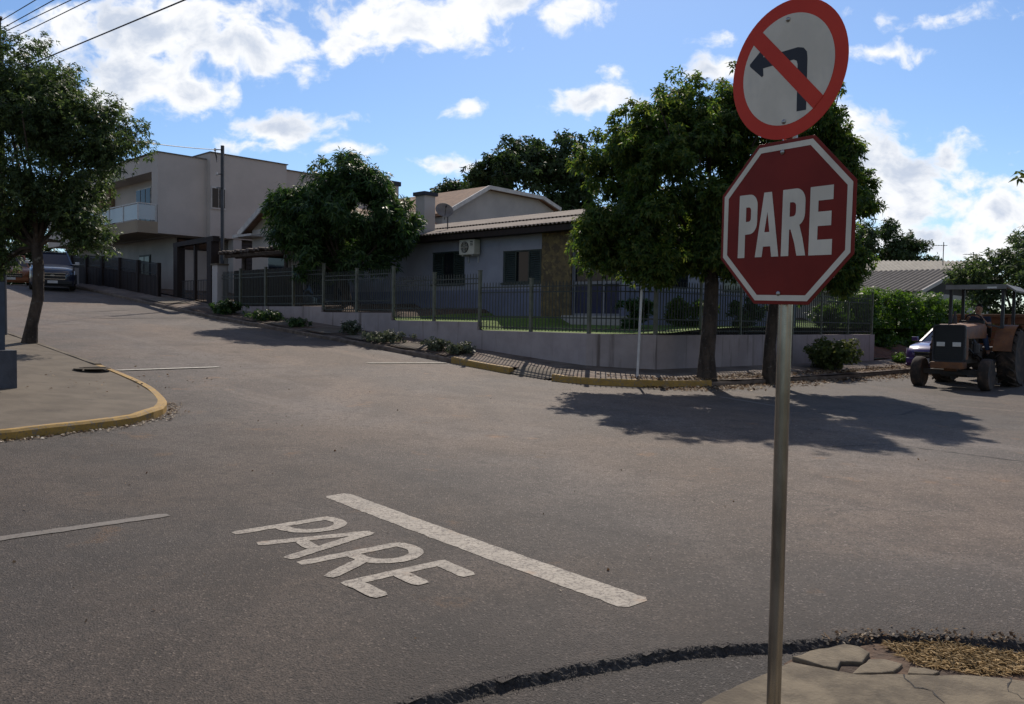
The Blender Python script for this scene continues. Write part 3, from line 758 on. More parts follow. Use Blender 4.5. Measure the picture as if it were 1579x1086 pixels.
# lawn and yards behind the corner wall
def yz(s): return max(float(np.interp(s, [11, 16.2, 16.7, 20.1, 20.6, 24, 24.5, 31], [1.25, 1.26, 1.485, 1.49, 1.715, 1.72, 1.915, 1.92])), g(s) + .28)
mb = MB()
ws = [15.85, 17, 18.5, 20.3, 24, 32, 45, 70]
rows = []
for s in [10.9, 11.1, 12.5, 14, 16.2, 16.7, 18, 20.1, 20.3, 20.6, 22, 24, 24.5, 26, 28, 30, 32, 36, 40, 50, 70]:
    r = []
    for w in ws:
        w0 = w
        if s < 12.5 and w < 17.2: w0 = max(w, 15.85 + (12.5 - s) * .75)
        r.append(W(s, w0, yz(s) + .22 * max(0, min(1, (w0 - 16.0) / 3.5)) * (1 if s < 31 else 0)))
    rows.append(r)
mb.grid(rows[:9])
m2 = MB().grid(rows[8:])
struct(build(m2, 'shade_toned_garden', M['soil']), 'dark brown garden ground behind the uphill railings, shade put into its colour', 'soil')  # soil colour stands in for the shade on the uphill garden
struct(build(mb, 'lawn', M['lawn']), 'bright green lawn behind the corner wall', 'lawn')
mb = MB(); mb.grid([[W(s, w, .42 + .02 * (s - 10)) for w in (28.6, 34, 45, 70)] for s in (10.2, 14, 22, 40)])
struct(build(mb, 'neighbour_yard', M['ground']), 'earth yard of the neighbouring plot on the right', 'yard')
mb = MB(); mb.grid([[W(s, w, .25 + (s - 9.9) * .45 + .05 * math.sin(w * 2.1) * (s > 10)) for s in (9.7, 10.1, 10.6, 11.1)] for w in np.linspace(28.55, 40, 24)])
struct(build(mb, 'earth_bank', M['red_soil']), 'low red earth bank beyond the end of the wall', 'bank')

# ================================================================== CORNER WALL AND FENCE
def seg(mb, p0, p1, th, z0, z1, off_=0.0):
    """upright slab between two (s, w) points; the back lies on the left of p0 > p1"""
    a, b = W(*p0), W(*p1); d = (b - a).normalized(); n = Vector((-d.y, d.x, 0))
    a = a + n * off_; b = b + n * off_
    q = [a, b, b + n * th, a + n * th]
    z0a, z0b = z0 if isinstance(z0, tuple) else (z0, z0)
    return mb.hexa([Vector((q[0].x, q[0].y, z0a)), Vector((q[1].x, q[1].y, z0b)), Vector((q[2].x, q[2].y, z0b)), Vector((q[3].x, q[3].y, z0a))], [Vector((p.x, p.y, z1)) for p in q])

C0 = (12.5, 15.78); C1 = (11.12, 16.78)
wall = thing('retaining_wall', 'low pinkish grey rendered wall under the green railings of the corner house', 'wall', W(12.5, 15.78, .35))
STEP = [(12.5, 16.4, 1.27, 2.62), (16.4, 20.3, 1.50, 2.88), (20.3, 24.2, 1.73, 3.13), (24.2, 31.4, 1.93, 3.36)]
for s0, s1, zt, zf in STEP:
    mb = MB(); seg(mb, (s0, 15.78), (s1, 15.78), -.2, g(s0) - .3, zt)
    build(mb, 'wall_section', M['lowwall'], wall)
mb = MB(); seg(mb, (C1[0] + .004, C1[1] - .004), C0, -.2, -.1, 1.266); build(mb, 'wall_section', M['lowwall'], wall)
Bd = (10.1 - 11.12, 28.45 - 16.78)
def Bp(t): return (C1[0] + Bd[0] * t, C1[1] + Bd[1] * t)
TG0, TG1 = .472, .545
mb = MB(); seg(mb, Bp(TG0), C1, -.2, -.1, 1.262); build(mb, 'wall_section', M['lowwall'], wall)
mb = MB(); seg(mb, Bp(1), Bp(TG1), -.2, -.1, 1.262); build(mb, 'wall_section', M['lowwall'], wall)
mb = MB(); e = Bp(1); mb.T = SF; mb.box(e[0] + .21, e[0] + 3, e[1] - .2, e[1], -.1, 1.258); build(mb, 'wall_section', M['lowwall'], wall)
mb = MB(); seg(mb, Bp(TG1 - .004), Bp(TG0 + .004), -.3, -.1, .40); build(mb, 'gate_step', M['concrete'], wall)

fence = thing('metal_railing', 'dark green spear topped railings standing on the corner wall', 'fence', W(12.5, 15.85, 1.27))
def bay(p0, p1, zb, zt, parent, m, rails=(.10, .38, -.30, -.16), pitch=.112, name='railing_panel', r=.012, taper=True):
    a, b = W(*p0), W(*p1); L = (b - a).length; n = max(2, int(L / pitch)); mb = MB()
    for i in range(1, n):
        p = a + (b - a) * (i / n)
        mb.box(p.x - r, p.x + r, p.y - r, p.y + r, zb + .03, zt - .05)
        if taper:
            mb.add([(p.x - r, p.y - r, zt - .05), (p.x + r, p.y - r, zt - .05), (p.x + r, p.y + r, zt - .05), (p.x - r, p.y + r, zt - .05), (p.x, p.y, zt)], [(0, 1, 4), (1, 2, 4), (2, 3, 4), (3, 0, 4)])
    for h in rails:
        z = zb + h if h >= 0 else zt + h
        mb.bar((a.x, a.y, z), (b.x, b.y, z), .028, .03)
    return build(mb, name, m, parent)
def post(p, zb, zt, parent, m, w=.085):
    mb = MB(); c = W(*p); a = Matrix.Translation(c) @ SF; mb.T = a
    mb.box(-w / 2, w / 2, -w / 2, w / 2, zb, zt); mb.box(-w / 2 - .012, w / 2 + .012, -w / 2 - .012, w / 2 + .012, zt, zt + .02)
    return build(mb, 'railing_post', m, parent)
FW_ = 15.87
for s0, s1, zt, zf in STEP:
    n = int(round((s1 - s0) / 1.95)) if s1 < 25 else 4
    for k in range(n):
        a, b = s0 + 1.95 * k, min(s0 + 1.95 * (k + 1), 31.65)
        bay((a + .05, FW_), (b - .05, FW_), zt, zf, fence, M['fence'])
        post((a, FW_), zt - (.12 if k == 0 and s0 > 13 else .0), zf + .05 + (.0 if s1 < 25 else 0), fence, M['fence_post'], .082)
CC1 = (11.2, 16.85)
bay((C0[0] - .06, FW_ + .04), (CC1[0] + .05, CC1[1] - .04), 1.27, 2.62, fence, M['fence'])
post(CC1, 1.262, 2.66, fence, M['fence_post'])
def Bf(t): return (CC1[0] + Bd[0] * t, CC1[1] + Bd[1] * t)
tb = [0, .157, .315, TG0 - .005]
tb2 = [TG1 + .005, .695, .845, .99]
for tt in (tb, tb2):
    for a, b in zip(tt[:-1], tt[1:]):
        bay(Bf(a + .004), Bf(b - .004), 1.262, 2.62, fence, M['fence'])
    for a in tt:
        if a > 0: post(Bf(a), 1.262, 2.68, fence, M['fence_post'], .06)
gate = thing('pedestrian_gate', 'narrow dark gate in the gap of the low wall behind the second tree', 'gate', W(*Bf((TG0 + TG1) / 2), .42))
bay(Bf(TG0 + .004), Bf(TG1 - .004), .42, 2.5, gate, M['fence'], rails=(.06, .9, -.2), pitch=.11, name='gate_leaf')

# ================================================================== CORNER HOUSE
HS0, HS1, HW = 14.5, 29.0, 20.2
house = thing('corner_house', 'single storey blue grey house with a corrugated grey roof behind the railings', 'house', W(20, 22, 1.4))
def hole_wall(mb, s0, s1, z0, z1, holes, w, th=.2):
    """wall in the s-z plane at depth w with rectangular holes (a0, a1, b0, b1)"""
    ss = sorted(set([s0, s1] + [h for q in holes for h in q[:2]])); zs = sorted(set([z0, z1] + [h for q in holes for h in q[2:]]))
    for a, b in zip(ss[:-1], ss[1:]):
        run = None
        for c, d in zip(zs[:-1], zs[1:]):
            ins = any(q[0] <= a and b <= q[1] and q[2] <= c and d <= q[3] for q in holes)
            if ins:
                if run: mb.box(a, b, w, w + th, *run); run = None
            else:
                run = (run[0], d) if run else (c, d)
        if run: mb.box(a, b, w, w + th, *run)
W1 = (21.7, 23.5, 2.86, 4.06); W2 = (17.95, 19.75, 2.84, 3.94); PO = (14.75, 16.6, 1.75, 4.42)
mb = MB(SF); hole_wall(mb, HS0, HS1, 2.62, 4.62, [(W1[0], W1[1], W1[2], W1[3]), W2, (PO[0], PO[1], 2.62, PO[3])], HW)
mb.box(HS0, HS0 + .2, HW + .2, 32, 2.62, 4.62); mb.box(HS1 - .2, HS1, HW + .2, 32, 2.62, 4.62); mb.box(HS0 + .2, HS1 - .2, 31.8, 32, 2.62, 4.62)
build(mb, 'wall', M['bluewall'], house)
mb = MB(SF); hole_wall(mb, HS0 - .01, HS1 + .01, 1.1, 2.62, [(PO[0], PO[1], 1.75, 2.62)], HW - .01, .21)
mb.box(HS0 - .01, HS0 + .2, HW + .2, 32.01, 1.1, 2.62)
build(mb, 'dado', M['bluedado'], house)
mb = MB(SF); mb.box(16.62, 17.9, HW - .07, HW - .012, 1.2, 4.6); build(mb, 'stone_pier', M['stone'], house)
mb = MB(SF); mb.box(14.3, 16.6, HW - .55, HW - .02, 1.2, 1.74); build(mb, 'plinth', M['white_wall'], house)
# windows
def shuttered(s0, s1, z0, z1, open_mid):
    mb = MB(SF); t = .05
    mb.box(s0, s1, HW + .03, HW + .12, z0, z0 + t); mb.box(s0, s1, HW + .03, HW + .12, z1 - t, z1); mb.box(s0, s0 + t, HW + .03, HW + .12, z0 + t, z1 - t); mb.box(s1 - t, s1, HW + .03, HW + .12, z0 + t, z1 - t)
    f = build(mb, 'window', M['shutter'], house)
    third = (s1 - s0 - 2 * t) / 3
    for a in (s0 + t, s0 + t + 2 * third):
        mb = MB(SF)
        nsl = 14
        for k in range(nsl):
            z = z0 + t + (z1 - z0 - 2 * t) * (k + .5) / nsl
            mb.hexa([(a, HW + .02, z - .035), (a + third, HW + .02, z - .035), (a + third, HW + .05, z + .02), (a, HW + .05, z + .02)], [(a, HW + .03, z - .025), (a + third, HW + .03, z - .025), (a + third, HW + .06, z + .03), (a, HW + .06, z + .03)])
        mb.box(a, a + .05, HW + .015, HW + .07, z0 + t, z1 - t); mb.box(a + third - .05, a + third, HW + .015, HW + .07, z0 + t, z1 - t)
        build(mb, 'shutter', M['shutter'], f)
    mb = MB(SF); mb.box(s0 + t + third, s0 + t + 2 * third, HW + .08, HW + .1, z0 + t, z1 - t)
    build(mb, 'pane', M['glass'], f)
    mb = MB(SF); mb.box(s0 - .06, s1 + .06, HW - .06, HW - .003, z0 - .06, z0); build(mb, 'sill', M['shutter'], f)
shuttered(*W2, True); shuttered(*W1, True)
# glazed porch: white frame, dark glass above, navy panels below
mb = MB(SF); a, b, z0, z1 = PO; y0, y1 = HW + .05, HW + .13
for z in (2.78, 4.16): mb.box(a, b, y0, y1, z - .045, z + .045)
mb.box(a, b, y0, y1, z1 - .06, z1); mb.box(a, b, y0, y1, z0, z0 + .06)
for s in (a, a + .62, a + 1.22, b - .05):
    for q0, q1 in ((z0 + .06, 2.735), (2.825, 4.115), (4.205, z1 - .06)): mb.box(s, s + .05, y0, y1, q0, q1)
pw = build(mb, 'porch_window', M['grey_trim'], house)
mb = MB(SF); mb.box(a + .05, b - .05, HW + .085, HW + .1, 2.83, z1 - .06); build(mb, 'pane', M['glass'], pw)
mb = MB(SF); mb.box(a + .05, b - .05, HW + .085, HW + .1, z0 + .06, 2.73); build(mb, 'lower_panel', M['navy'], pw)
# openings on the side wall facing our street
for w0 in (22.0, 26.0):
    mb = MB(SF); mb.box(HS0 - .05, HS0 - .012, w0, w0 + 1.6, 2.7, 3.9); build(mb, 'side_window', M['glass'], house)
# corrugated roof in two lapped courses a side
def corrugated(s0, s1, line, pitch=.177, amp=.034, per=4, T=SF):
    mb = MB(T); n = int((s1 - s0) / pitch * per); rows = []
    for k in range(n + 1):
        s = s0 + (s1 - s0) * k / n
        dz = amp * math.sin(2 * math.pi * k / per + .6)
        rows.append([(s, w, z + dz) for w, z in line])
    th = .02
    top = rows; mb.grid(top); mb.grid([[(p[0], p[1], p[2] - th) for p in r] for r in rows])
    return mb
RZ0, RZ1, RW0, RW1 = 4.66, 5.98, 19.55, 25.6
def rz(w): return RZ0 + (RZ1 - RZ0) * (w - RW0) / (RW1 - RW0)
mb = corrugated(14.0, 29.4, [(RW0, rz(RW0)), (21.0, rz(21.0)), (22.1, rz(22.1))])
m2 = corrugated(14.0, 29.4, [(21.9, rz(21.9) + .055), (24, rz(24) + .05), (RW1, RZ1 + .05)]); mb.v, mb.f = mb.v + m2.v, mb.f + [tuple(i + len(mb.v) for i in q) for q in m2.f]
roof = build(mb, 'roof', M['fibro'], house, recalc=False)
mb = corrugated(14.0, 29.4, [(RW1, RZ1 + .05), (29, rz(22.2)), (33, 4.4)]); build(mb, 'rear_roof', M['fibro'], house, recalc=False)
mb = MB(SF); mb.box(14.1, 29.3, RW0 + .06, RW0 + .1, 4.42, 4.60); mb.box(14.1, 29.3, RW0 + .1, HW - .03, 4.44, 4.48); build(mb, 'fascia', M['darkwood'], house)
mb = MB(SF)
for s in (14.52, 28.78):
    mb.prism([(s, HW + .02, 4.6), (s, RW1, RZ1 - .06), (s, 31.9, 4.62)], (.18, 0, 0))
build(mb, 'gable', M['bluewall'], house)
mb = MB(SF); mb.box(24.7, 25.25, 20.8, 21.35, 4.7, 6.42); ch = build(mb, 'chimney', M['white_wall'], house)
mb = MB(SF); mb.box(24.62, 25.33, 20.72, 21.43, 6.42, 6.56); build(mb, 'chimney_cap', M['darkcap'], ch)

# air conditioner on the wall
ac = thing('air_conditioner', 'cream air conditioner unit hanging on the wall between the shuttered windows', 'air conditioner', W(21.2, 20.1, 3.82))
mb = MB(SF); mb.box(20.82, 21.6, 19.82, 20.12, 3.86, 4.4); cs = build(mb, 'casing', M['ac'], ac, bev=.02)
mb = MB(SF); mb.lathe([(.20, 0), (.20, .02), (.17, .025), (.05, .03)], (21.3, 19.82, 4.13), (0, -1, 0), 24); fg = build(mb, 'fan_grille', M['black'], ac)
mb = MB(SF)
for r in (.07, .12, .17): mb.tube([(21.3 + r * math.cos(q), 19.78, 4.13 + r * math.sin(q)) for q in np.linspace(0, 2 * math.pi, 25)], .006, 5, False)
mb.bar((21.1, 19.782, 4.13), (21.5, 19.782, 4.13), .012); mb.bar((21.3, 19.782, 3.94), (21.3, 19.782, 4.32), .012)
build(mb, 'guard_ring', M['ac'], ac)
mb = MB(SF)
for k in range(3): mb.box(20.88, 21.02, 19.81, 19.822, 4.18 + .06 * k, 4.21 + .06 * k)
build(mb, 'vent_slot', M['black'], ac)
mb = MB(SF)
for s in (20.95, 21.45): mb.box(s, s + .03, 19.85, 20.19, 3.82, 3.855); mb.box(s, s + .03, 20.16, 20.19, 3.6, 3.82)
build(mb, 'bracket', M['white_metal'], ac)

# satellite dish on the roof beside the chimney
dish = thing('satellite_dish', 'grey satellite dish on the roof beside the white chimney', 'satellite dish', W(24.0, 21.4, 5.02))
c = W(24.0, 21.2, 5.75); ax = Vector((.25, -.8, .55)).normalized()
mb = MB(); mb.lathe([(.02, 0), (.13, .012), (.26, .05), (.35, .10), (.355, .105), (.345, .11), (.25, .062), (.12, .025), (.01, .015)], c, ax, 28); build(mb, 'reflector', M['dishgrey'], dish, smooth=True)
mb = MB(); mb.tube([W(24.0, 21.4, 5.0), W(24.0, 21.4, 5.6), c - ax * .02], .022, 8); build(mb, 'mast', M['dark_metal'], dish)
mb = MB(); x = ax.orthogonal().normalized(); mb.tube([c - Vector((0, 0, .38)) + ax * .1, c + ax * .45 - Vector((0, 0, .1))], .012, 6); mb.tube([c + ax * .42 - Vector((0, 0, .1)), c + ax * .52 - Vector((0, 0, .1))], .03, 8); build(mb, 'feed_arm', M['dark_metal'], dish)

# ================================================================== HOUSES BEHIND
# white building with a broken gable and a clay tile roof
bb = thing('white_gabled_building', 'tall white building with a clay tiled roof rising behind the corner house', 'building', W(34, 33, 1.8))
gp_ = [(27.9, 6.95), (31.2, 8.75), (35.6, 8.70), (37.2, 8.2)]
mb = MB(SF); mb.prism([(32, 28.4, 1.6)] + [(32, w + (.25 if k == 0 else -.2 if k == 3 else 0), z - .1) for k, (w, z) in enumerate(gp_)] + [(32, 36.9, 1.6)], (11, 0, 0)); build(mb, 'wall', M['white_wall'], bb)
mb = MB(SF)
for (wa, za), (wb, zb) in zip(gp_[:-1], gp_[1:]):
    mb.hexa([(31.7, wa, za - .08), (43.3, wa, za - .08), (43.3, wb, zb - .08), (31.7, wb, zb - .08)], [(31.7, wa, za + .06), (43.3, wa, za + .06), (43.3, wb, zb + .06), (31.7, wb, zb + .06)])
build(mb, 'roof', M['tile'], bb)
mb = MB(SF)
for (wa, za), (wb, zb) in zip(gp_[:-1], gp_[1:]): mb.bar((31.62, wa, za - .02), (31.62, wb, zb - .02), .12, .2)
build(mb, 'barge_board', M['white'], bb)

# little house with a beige gable
gh = thing('gabled_house', 'small house with a beige gable and white eaves behind the round dense tree', 'house', W(32.5, 20, 1.9))
mb = MB(SF); mb.box(30.2, 34.7, 18.9, 27, 1.7, 5.5); build(mb, 'wall', M['cream'], gh)
mb = MB(SF); mb.prism([(30.2, 18.9, 5.5), (34.7, 18.9, 5.5), (32.45, 18.9, 6.62)], (0, 8.1, 0)); build(mb, 'gable', M['beige'], gh)
mb = MB(SF)
for sg, sa in ((1, 35.25), (-1, 29.65)):
    mb.hexa([(sa, 18.55, 5.27), (32.45, 18.55, 6.67), (32.45, 27.6, 6.67), (sa, 27.6, 5.27)], [(sa, 18.55, 5.39), (32.45, 18.55, 6.79), (32.45, 27.6, 6.79), (sa, 27.6, 5.39)])
build(mb, 'roof', M['tile'], gh)
mb = MB(SF)
mb.bar((35.3, 18.52, 5.31), (32.45, 18.52, 6.74), .06, .24); mb.bar((29.6, 18.52, 5.31), (32.45, 18.52, 6.74), .06, .24); mb.box(34.72, 35.3, 18.2, 27.5, 5.12, 5.26); mb.box(33.6, 35.2, 18.22, 18.85, 5.14, 5.24)
build(mb, 'eaves_trim', M['white'], gh)
mb = MB(SF); mb.box(31.4, 33.2, 18.84, 18.897, 2.9, 4.3); w_ = build(mb, 'window', M['white'], gh)
mb = MB(SF); mb.box(31.48, 33.12, 18.82, 18.837, 2.98, 4.22); build(mb, 'pane', M['glass'], w_)
mb = MB(SF); mb.box(30.7, 31.35, 23.6, 24.25, 6.0, 7.8); c_ = build(mb, 'chimney', M['cream'], gh)
mb = MB(SF); mb.box(30.62, 31.43, 23.52, 24.33, 7.8, 8.0); build(mb, 'chimney_cap', M['darkcap'], c_)

# two storey house
th_ = thing('two_storey_house', 'large cream two storey house with a glass balcony above the uphill street', 'house', W(43, 19, 2.7))
A0 = 39.3
mb = MB(SF)
mb.box(A0, A0 + .7, 16.5, 18.95, 5.45, 9.3)                       # near corner
mb.box(A0 + .7, A0 + 11, 17.5, 18.95, 5.45, 9.3)                   # back of the recess
mb.box(A0 + .7, A0 + 11, 16.5, 17.5, 8.45, 9.28)                  # head over the recess
mb.box(A0 + 11, A0 + 15, 16.2, 18.95, 5.45, 9.0)
mb.box(A0 - .35, A0 + 15, 18.95, 23.2, 5.45, 9.62)
mb.box(A0 + .2, A0 + 15, 23.2, 30, 2.4, 9.45)
build(mb, 'upper_walls', M['cream'], th_)
mb = MB(SF)
mb.box(A0 - .06, A0 + 11, 16.42, 18.9, 9.3, 9.345); mb.box(A0 - .42, A0 + 15.1, 18.9, 23.26, 9.62, 9.665); mb.box(A0 + .12, A0 + 15.1, 23.26, 30.1, 9.45, 9.495); mb.box(A0 + 11, A0 + 15.1, 16.1, 18.9, 9.0, 9.045)
build(mb, 'parapet_coping', M['roof_trim'], th_)
mb = MB(SF); mb.box(A0 + 1.2, A0 + 15, 17.9, 22.9, 2.2, 5.45); build(mb, 'ground_floor_wall', M['white_wall'], th_)
mb = MB(SF); mb.box(A0 + 8.0, A0 + 10.98, 17.3, 17.49, 5.92, 8.44); build(mb, 'stone_panel', M['brownstone'], th_)
mb = MB(SF); mb.box(A0 - .004, A0 + 7.2, 15.55, 16.497, 5.42, 5.98); mb.box(A0 + .71, A0 + 10.98, 16.5, 17.49, 5.46, 5.9); bal = build(mb, 'balcony', M['beige'], th_)
mb = MB(SF)
mb.box(A0 + .1, A0 + 7.1, 15.60, 15.615, 6.05, 6.75); mb.box(A0 + .05, A0 + .065, 15.62, 16.45, 6.05, 6.75); build(mb, 'glass_rail', M['clear'], bal)
mb = MB(SF)
for s in (.05, 1.8, 3.6, 5.4, 7.1): mb.box(A0 + s, A0 + s + .05, 15.57, 15.62, 5.98, 6.78)
mb.box(A0 + .02, A0 + .07, 16.4, 16.45, 5.98, 6.78); mb.box(A0 + .02, A0 + 7.15, 15.565, 15.625, 6.78, 6.83); mb.box(A0 + .015, A0 + .075, 15.63, 16.46, 6.78, 6.83)
build(mb, 'hand_rail', M['white_metal'], bal)
mb = MB(SF); mb.box(A0 + 3.0, A0 + 4.9, 17.42, 17.497, 5.92, 8.1); d_ = build(mb, 'balcony_door', M['white'], th_)
mb = MB(SF)
for s in (3.07, 3.69, 4.31): mb.box(A0 + s, A0 + s + .52, 17.39, 17.415, 6.0, 8.02)
build(mb, 'pane', M['glass'], d_)
mb = MB(SF); mb.box(A0 - .42, A0 - .353, 18.98, 19.72, 6.85, 7.95); w_ = build(mb, 'window', M['white'], th_)
mb = MB(SF)
for w in (19.02, 19.37): mb.box(A0 - .44, A0 - .422, w, w + .31, 6.93, 7.87)
build(mb, 'pane', M['glass'], w_)
mb = MB(SF); mb.box(A0 + 1.14, A0 + 1.197, 17.95, 20.1, 4.85, 5.42); w_ = build(mb, 'window', M['black'], th_)
mb = MB(SF); mb.box(A0 + 1.12, A0 + 1.137, 18.0, 19.0, 4.9, 5.38); mb.box(A0 + 1.12, A0 + 1.137, 19.06, 20.05, 4.9, 5.38); build(mb, 'pane', M['glass'], w_)
mb = MB(SF); mb.box(A0 + 4.2, A0 + 5.6, 17.84, 17.897, 2.9, 4.7); d_ = build(mb, 'door', M['shutter'], th_)
mb = MB(SF); mb.box(A0 + 4.28, A0 + 4.85, 17.82, 17.837, 3.4, 4.6); mb.box(A0 + 4.95, A0 + 5.52, 17.82, 17.837, 3.4, 4.6); build(mb, 'pane', M['glass'], d_)
mb = MB(SF); mb.box(A0 - .3, A0 + .25, 20.2, 20.65, 2.2, 5.45); build(mb, 'porch_pillar', M['white_wall'], th_)
mb = MB(SF)
for k in range(14): mb.box(A0 - .02, A0 + .03, 20.7, 25.5, 2.6 + k * .2, 2.77 + k * .2)
mb.box(A0 + .035, A0 + .06, 20.66, 25.5, 2.4, 5.42)
build(mb, 'garage_door', M['dark_metal'], th_)

# ================================================================== FRONT OF THE UPHILL PLOTS
bf = thing('board_fence', 'dark brown solid fence screening the yard under the round dense tree', 'fence', W(29, 16.5, 1.9))
mb = MB(SF)
for k in range(26): mb.box(26.6 + k * .2, 26.6 + k * .2 + .192, 16.5 + (k % 2) * .006, 16.54, 1.7, 3.42)
mb.box(26.6, 31.8, 16.54, 16.6, 3.1, 3.2); build(mb, 'boards', M['darkwood'], bf)
pil = thing('gate_pillar', 'pale square pillar between the timber gate frame and the log roofed shelter', 'pillar', W(31.95, 15.9, 1.8))
mb = MB(SF); mb.box(31.7, 32.15, 15.72, 16.15, 1.5, 3.62); build(mb, 'shaft', M['white_wall'], pil); mb = MB(SF); mb.box(31.65, 32.2, 15.67, 16.2, 3.62, 3.68); build(mb, 'coping', M['concrete'], pil)
pg = thing('log_pergola', 'low log roofed carport shelter beside the pale pillar', 'pergola', W(29.9, 17.2, 1.9))
mb = MB(SF)
for s in (28.1, 31.4):
    for w in (16.75, 19.0):
        mb = MB(SF); mb.tube([(s, w, 1.7), (s + .03, w, 3.95)], .085, 10); build(mb, 'log_post', M['log'], pg)
mb = MB(SF)
for w in (16.3, 16.75, 19.0):
    mb = MB(SF); mb.tube([(27.6, w, 3.99), (32.2, w + .05, 4.03)], .08, 8); build(mb, 'log_beam', M['log'], pg)
mb = MB(SF)
for k in range(24): mb.tube([(27.65 + k * .195, 15.95 + rng.uniform(-.12, .1), 4.13 + rng.uniform(-.02, .02)), (27.65 + k * .195 + rng.uniform(-.05, .05), 19.5, 4.16)], .065, 7)
build(mb, 'roof_logs', M['log'], pg)
tg = thing('timber_gate', 'tall dark timber gate frame with a low iron gate at the drive', 'gate', W(34, 15.9, 2.1))
mb = MB(SF)
for s, zt in ((32.5, 4.62), (35.7, 4.55)):
    mb = MB(SF); mb.box(s - .2, s + .2, 15.75, 16.1, 1.7, zt); build(mb, 'gate_post', M['darkwood'], tg)
mb = MB(SF); mb.hexa([(32.2, 15.78, 4.62), (36.0, 15.78, 4.55), (36.0, 16.07, 4.55), (32.2, 16.07, 4.62)], [(32.2, 15.78, 4.84), (36.0, 15.78, 4.74), (36.0, 16.07, 4.74), (32.2, 16.07, 4.84)]); build(mb, 'lintel', M['darkwood'], tg)
mb = MB(SF); mb.box(34.0, 34.12, 15.85, 15.97, 1.9, 4.55); build(mb, 'middle_post', M['darkwood'], tg)
bay((35.45, 15.92), (34.15, 15.92), 2.0, 3.1, tg, M['dark_metal'], rails=(.05, .5, -.06), pitch=.14, name='gate_leaf', r=.012, taper=False)
bay((33.95, 15.92), (32.75, 15.92), 1.95, 3.1, tg, M['dark_metal'], rails=(.05, .5, -.06), pitch=.14, name='gate_leaf', r=.012, taper=False)
df = thing('boarded_railing', 'long dark boarded fence with railings on top before the two storey house', 'fence', W(42, 15.3, 2.6))
mb = MB(SF)
for k in range(62):
    s = 36.1 + k * .22
    mb.box(s, s + .21, 15.2 + (k % 2) * .008, 15.25, g(s) - .1, g(s) + 1.08)
build(mb, 'boards', M['darkwood'], df)
mb = MB(SF)
for k in range(7):
    mb = MB(SF); mb.box(36.1 + k * 2.2, 36.24 + k * 2.2, 15.14, 15.3, g(36 + k * 2.2) - .1, g(36.1 + k * 2.2) + 1.70); build(mb, 'post', M['darkwood'], df)
mb = MB(SF)
for k in range(110):
    s = 36.1 + k * .12
    mb.box(s, s + .03, 15.24, 15.268, g(s) + 1.0, g(s) + 1.68)
for k in range(6):
    a, b = 36.2 + k * 2.2, 38.3 + k * 2.2
    mb.bar((a, 15.25, g(a) + 1.6), (b, 15.25, g(b) + 1.6), .03); mb.bar((a, 15.25, g(a) + 1.2), (b, 15.25, g(b) + 1.2), .03)
build(mb, 'railing', M['dark_metal'], df)
# grey meter cabinet by the far car
mc = thing('meter_cabinet', 'small pale meter cabinet at the kerb right of the charcoal car', 'cabinet', W(44.9, 14.6, 2.8))
mb = MB(SF); mb.box(44.7, 45.25, 14.4, 14.75, 2.6, 3.85); cb = build(mb, 'cabinet_body', M['white_wall'], mc)
mb = MB(SF); mb.box(44.685, 44.697, 14.5, 14.65, 3.0, 3.5); build(mb, 'cabinet_door', M['dark_metal'], mc)

# ================================================================== RIGHT HAND HOUSES
rh = thing('grey_roofed_house', 'low house with a weathered grey corrugated roof above the hedge', 'house', W(20, 52, .5))
mb = MB(SF); mb.box(14.6, 27, 46.4, 59, .3, 3.45); build(mb, 'wall', M['white_wall'], rh)
mb = MB(SF); mb.prism([(14.6, 46.4, 3.45), (14.6, 59, 3.45), (14.6, 52.7, 4.8)], (12.4, 0, 0)); build(mb, 'gable', M['darkwood'], rh)
mb = corrugated(13.9, 27.5, [(45.6, 3.4), (49.4, 4.23), (52.7, 4.97)], .30, .045); m2 = corrugated(13.9, 27.5, [(52.7, 4.97), (60, 3.4)], .30, .045)
mb.f = mb.f + [tuple(i + len(mb.v) for i in q) for q in m2.f]; mb.v = mb.v + m2.v
build(mb, 'roof', M['fibro_dark'], rh, recalc=False)
mb = MB(SF); mb.bar((13.86, 45.6, 3.36), (13.86, 52.7, 4.93), .08, .2); mb.bar((13.86, 52.7, 4.93), (13.86, 60, 3.36), .08, .2); build(mb, 'barge_board', M['white_wall'], rh)
mb = MB(SF); mb.box(14.54, 14.597, 47.2, 48.3, 2.2, 3.1); w_ = build(mb, 'window', M['white'], rh)
mb = MB(SF); mb.box(14.52, 14.537, 47.28, 48.22, 2.28, 3.02); build(mb, 'pane', M['glass'], w_)
ph = thing('pale_roofed_house', 'house with a pale ribbed roof just behind the weathered grey roof', 'house', W(20, 66, .5))
mb = MB(); a, b, c, d = Vector((24.6, 57.5, 5.2)), Vector((34.2, 57.0, 5.3)), Vector((35.3, 61, 6.5)), Vector((25.0, 61.5, 6.4))
n = 130; rows = []
for k in range(n + 1):
    t = k / n; dz = .05 * math.sin(2 * math.pi * k / 4 + .6)
    rows.append([a.lerp(b, t) + Vector((0, 0, dz)), d.lerp(c, t) + Vector((0, 0, dz)), d.lerp(c, t) + Vector((.6, 4, -1.3 + dz))])
mb.grid(rows); build(mb, 'roof', M['fibro_pale'], ph, recalc=False)
mb = MB(); mb.hexa([(25.0, 58.1, .3), (34.0, 57.7, .3), (35.0, 64, .3), (25.6, 64.6, .3)], [(25.0, 58.1, 5.15), (34.0, 57.7, 5.15), (35.0, 64, 5.15), (25.6, 64.6, 5.15)]); build(mb, 'wall', M['white_wall'], ph)
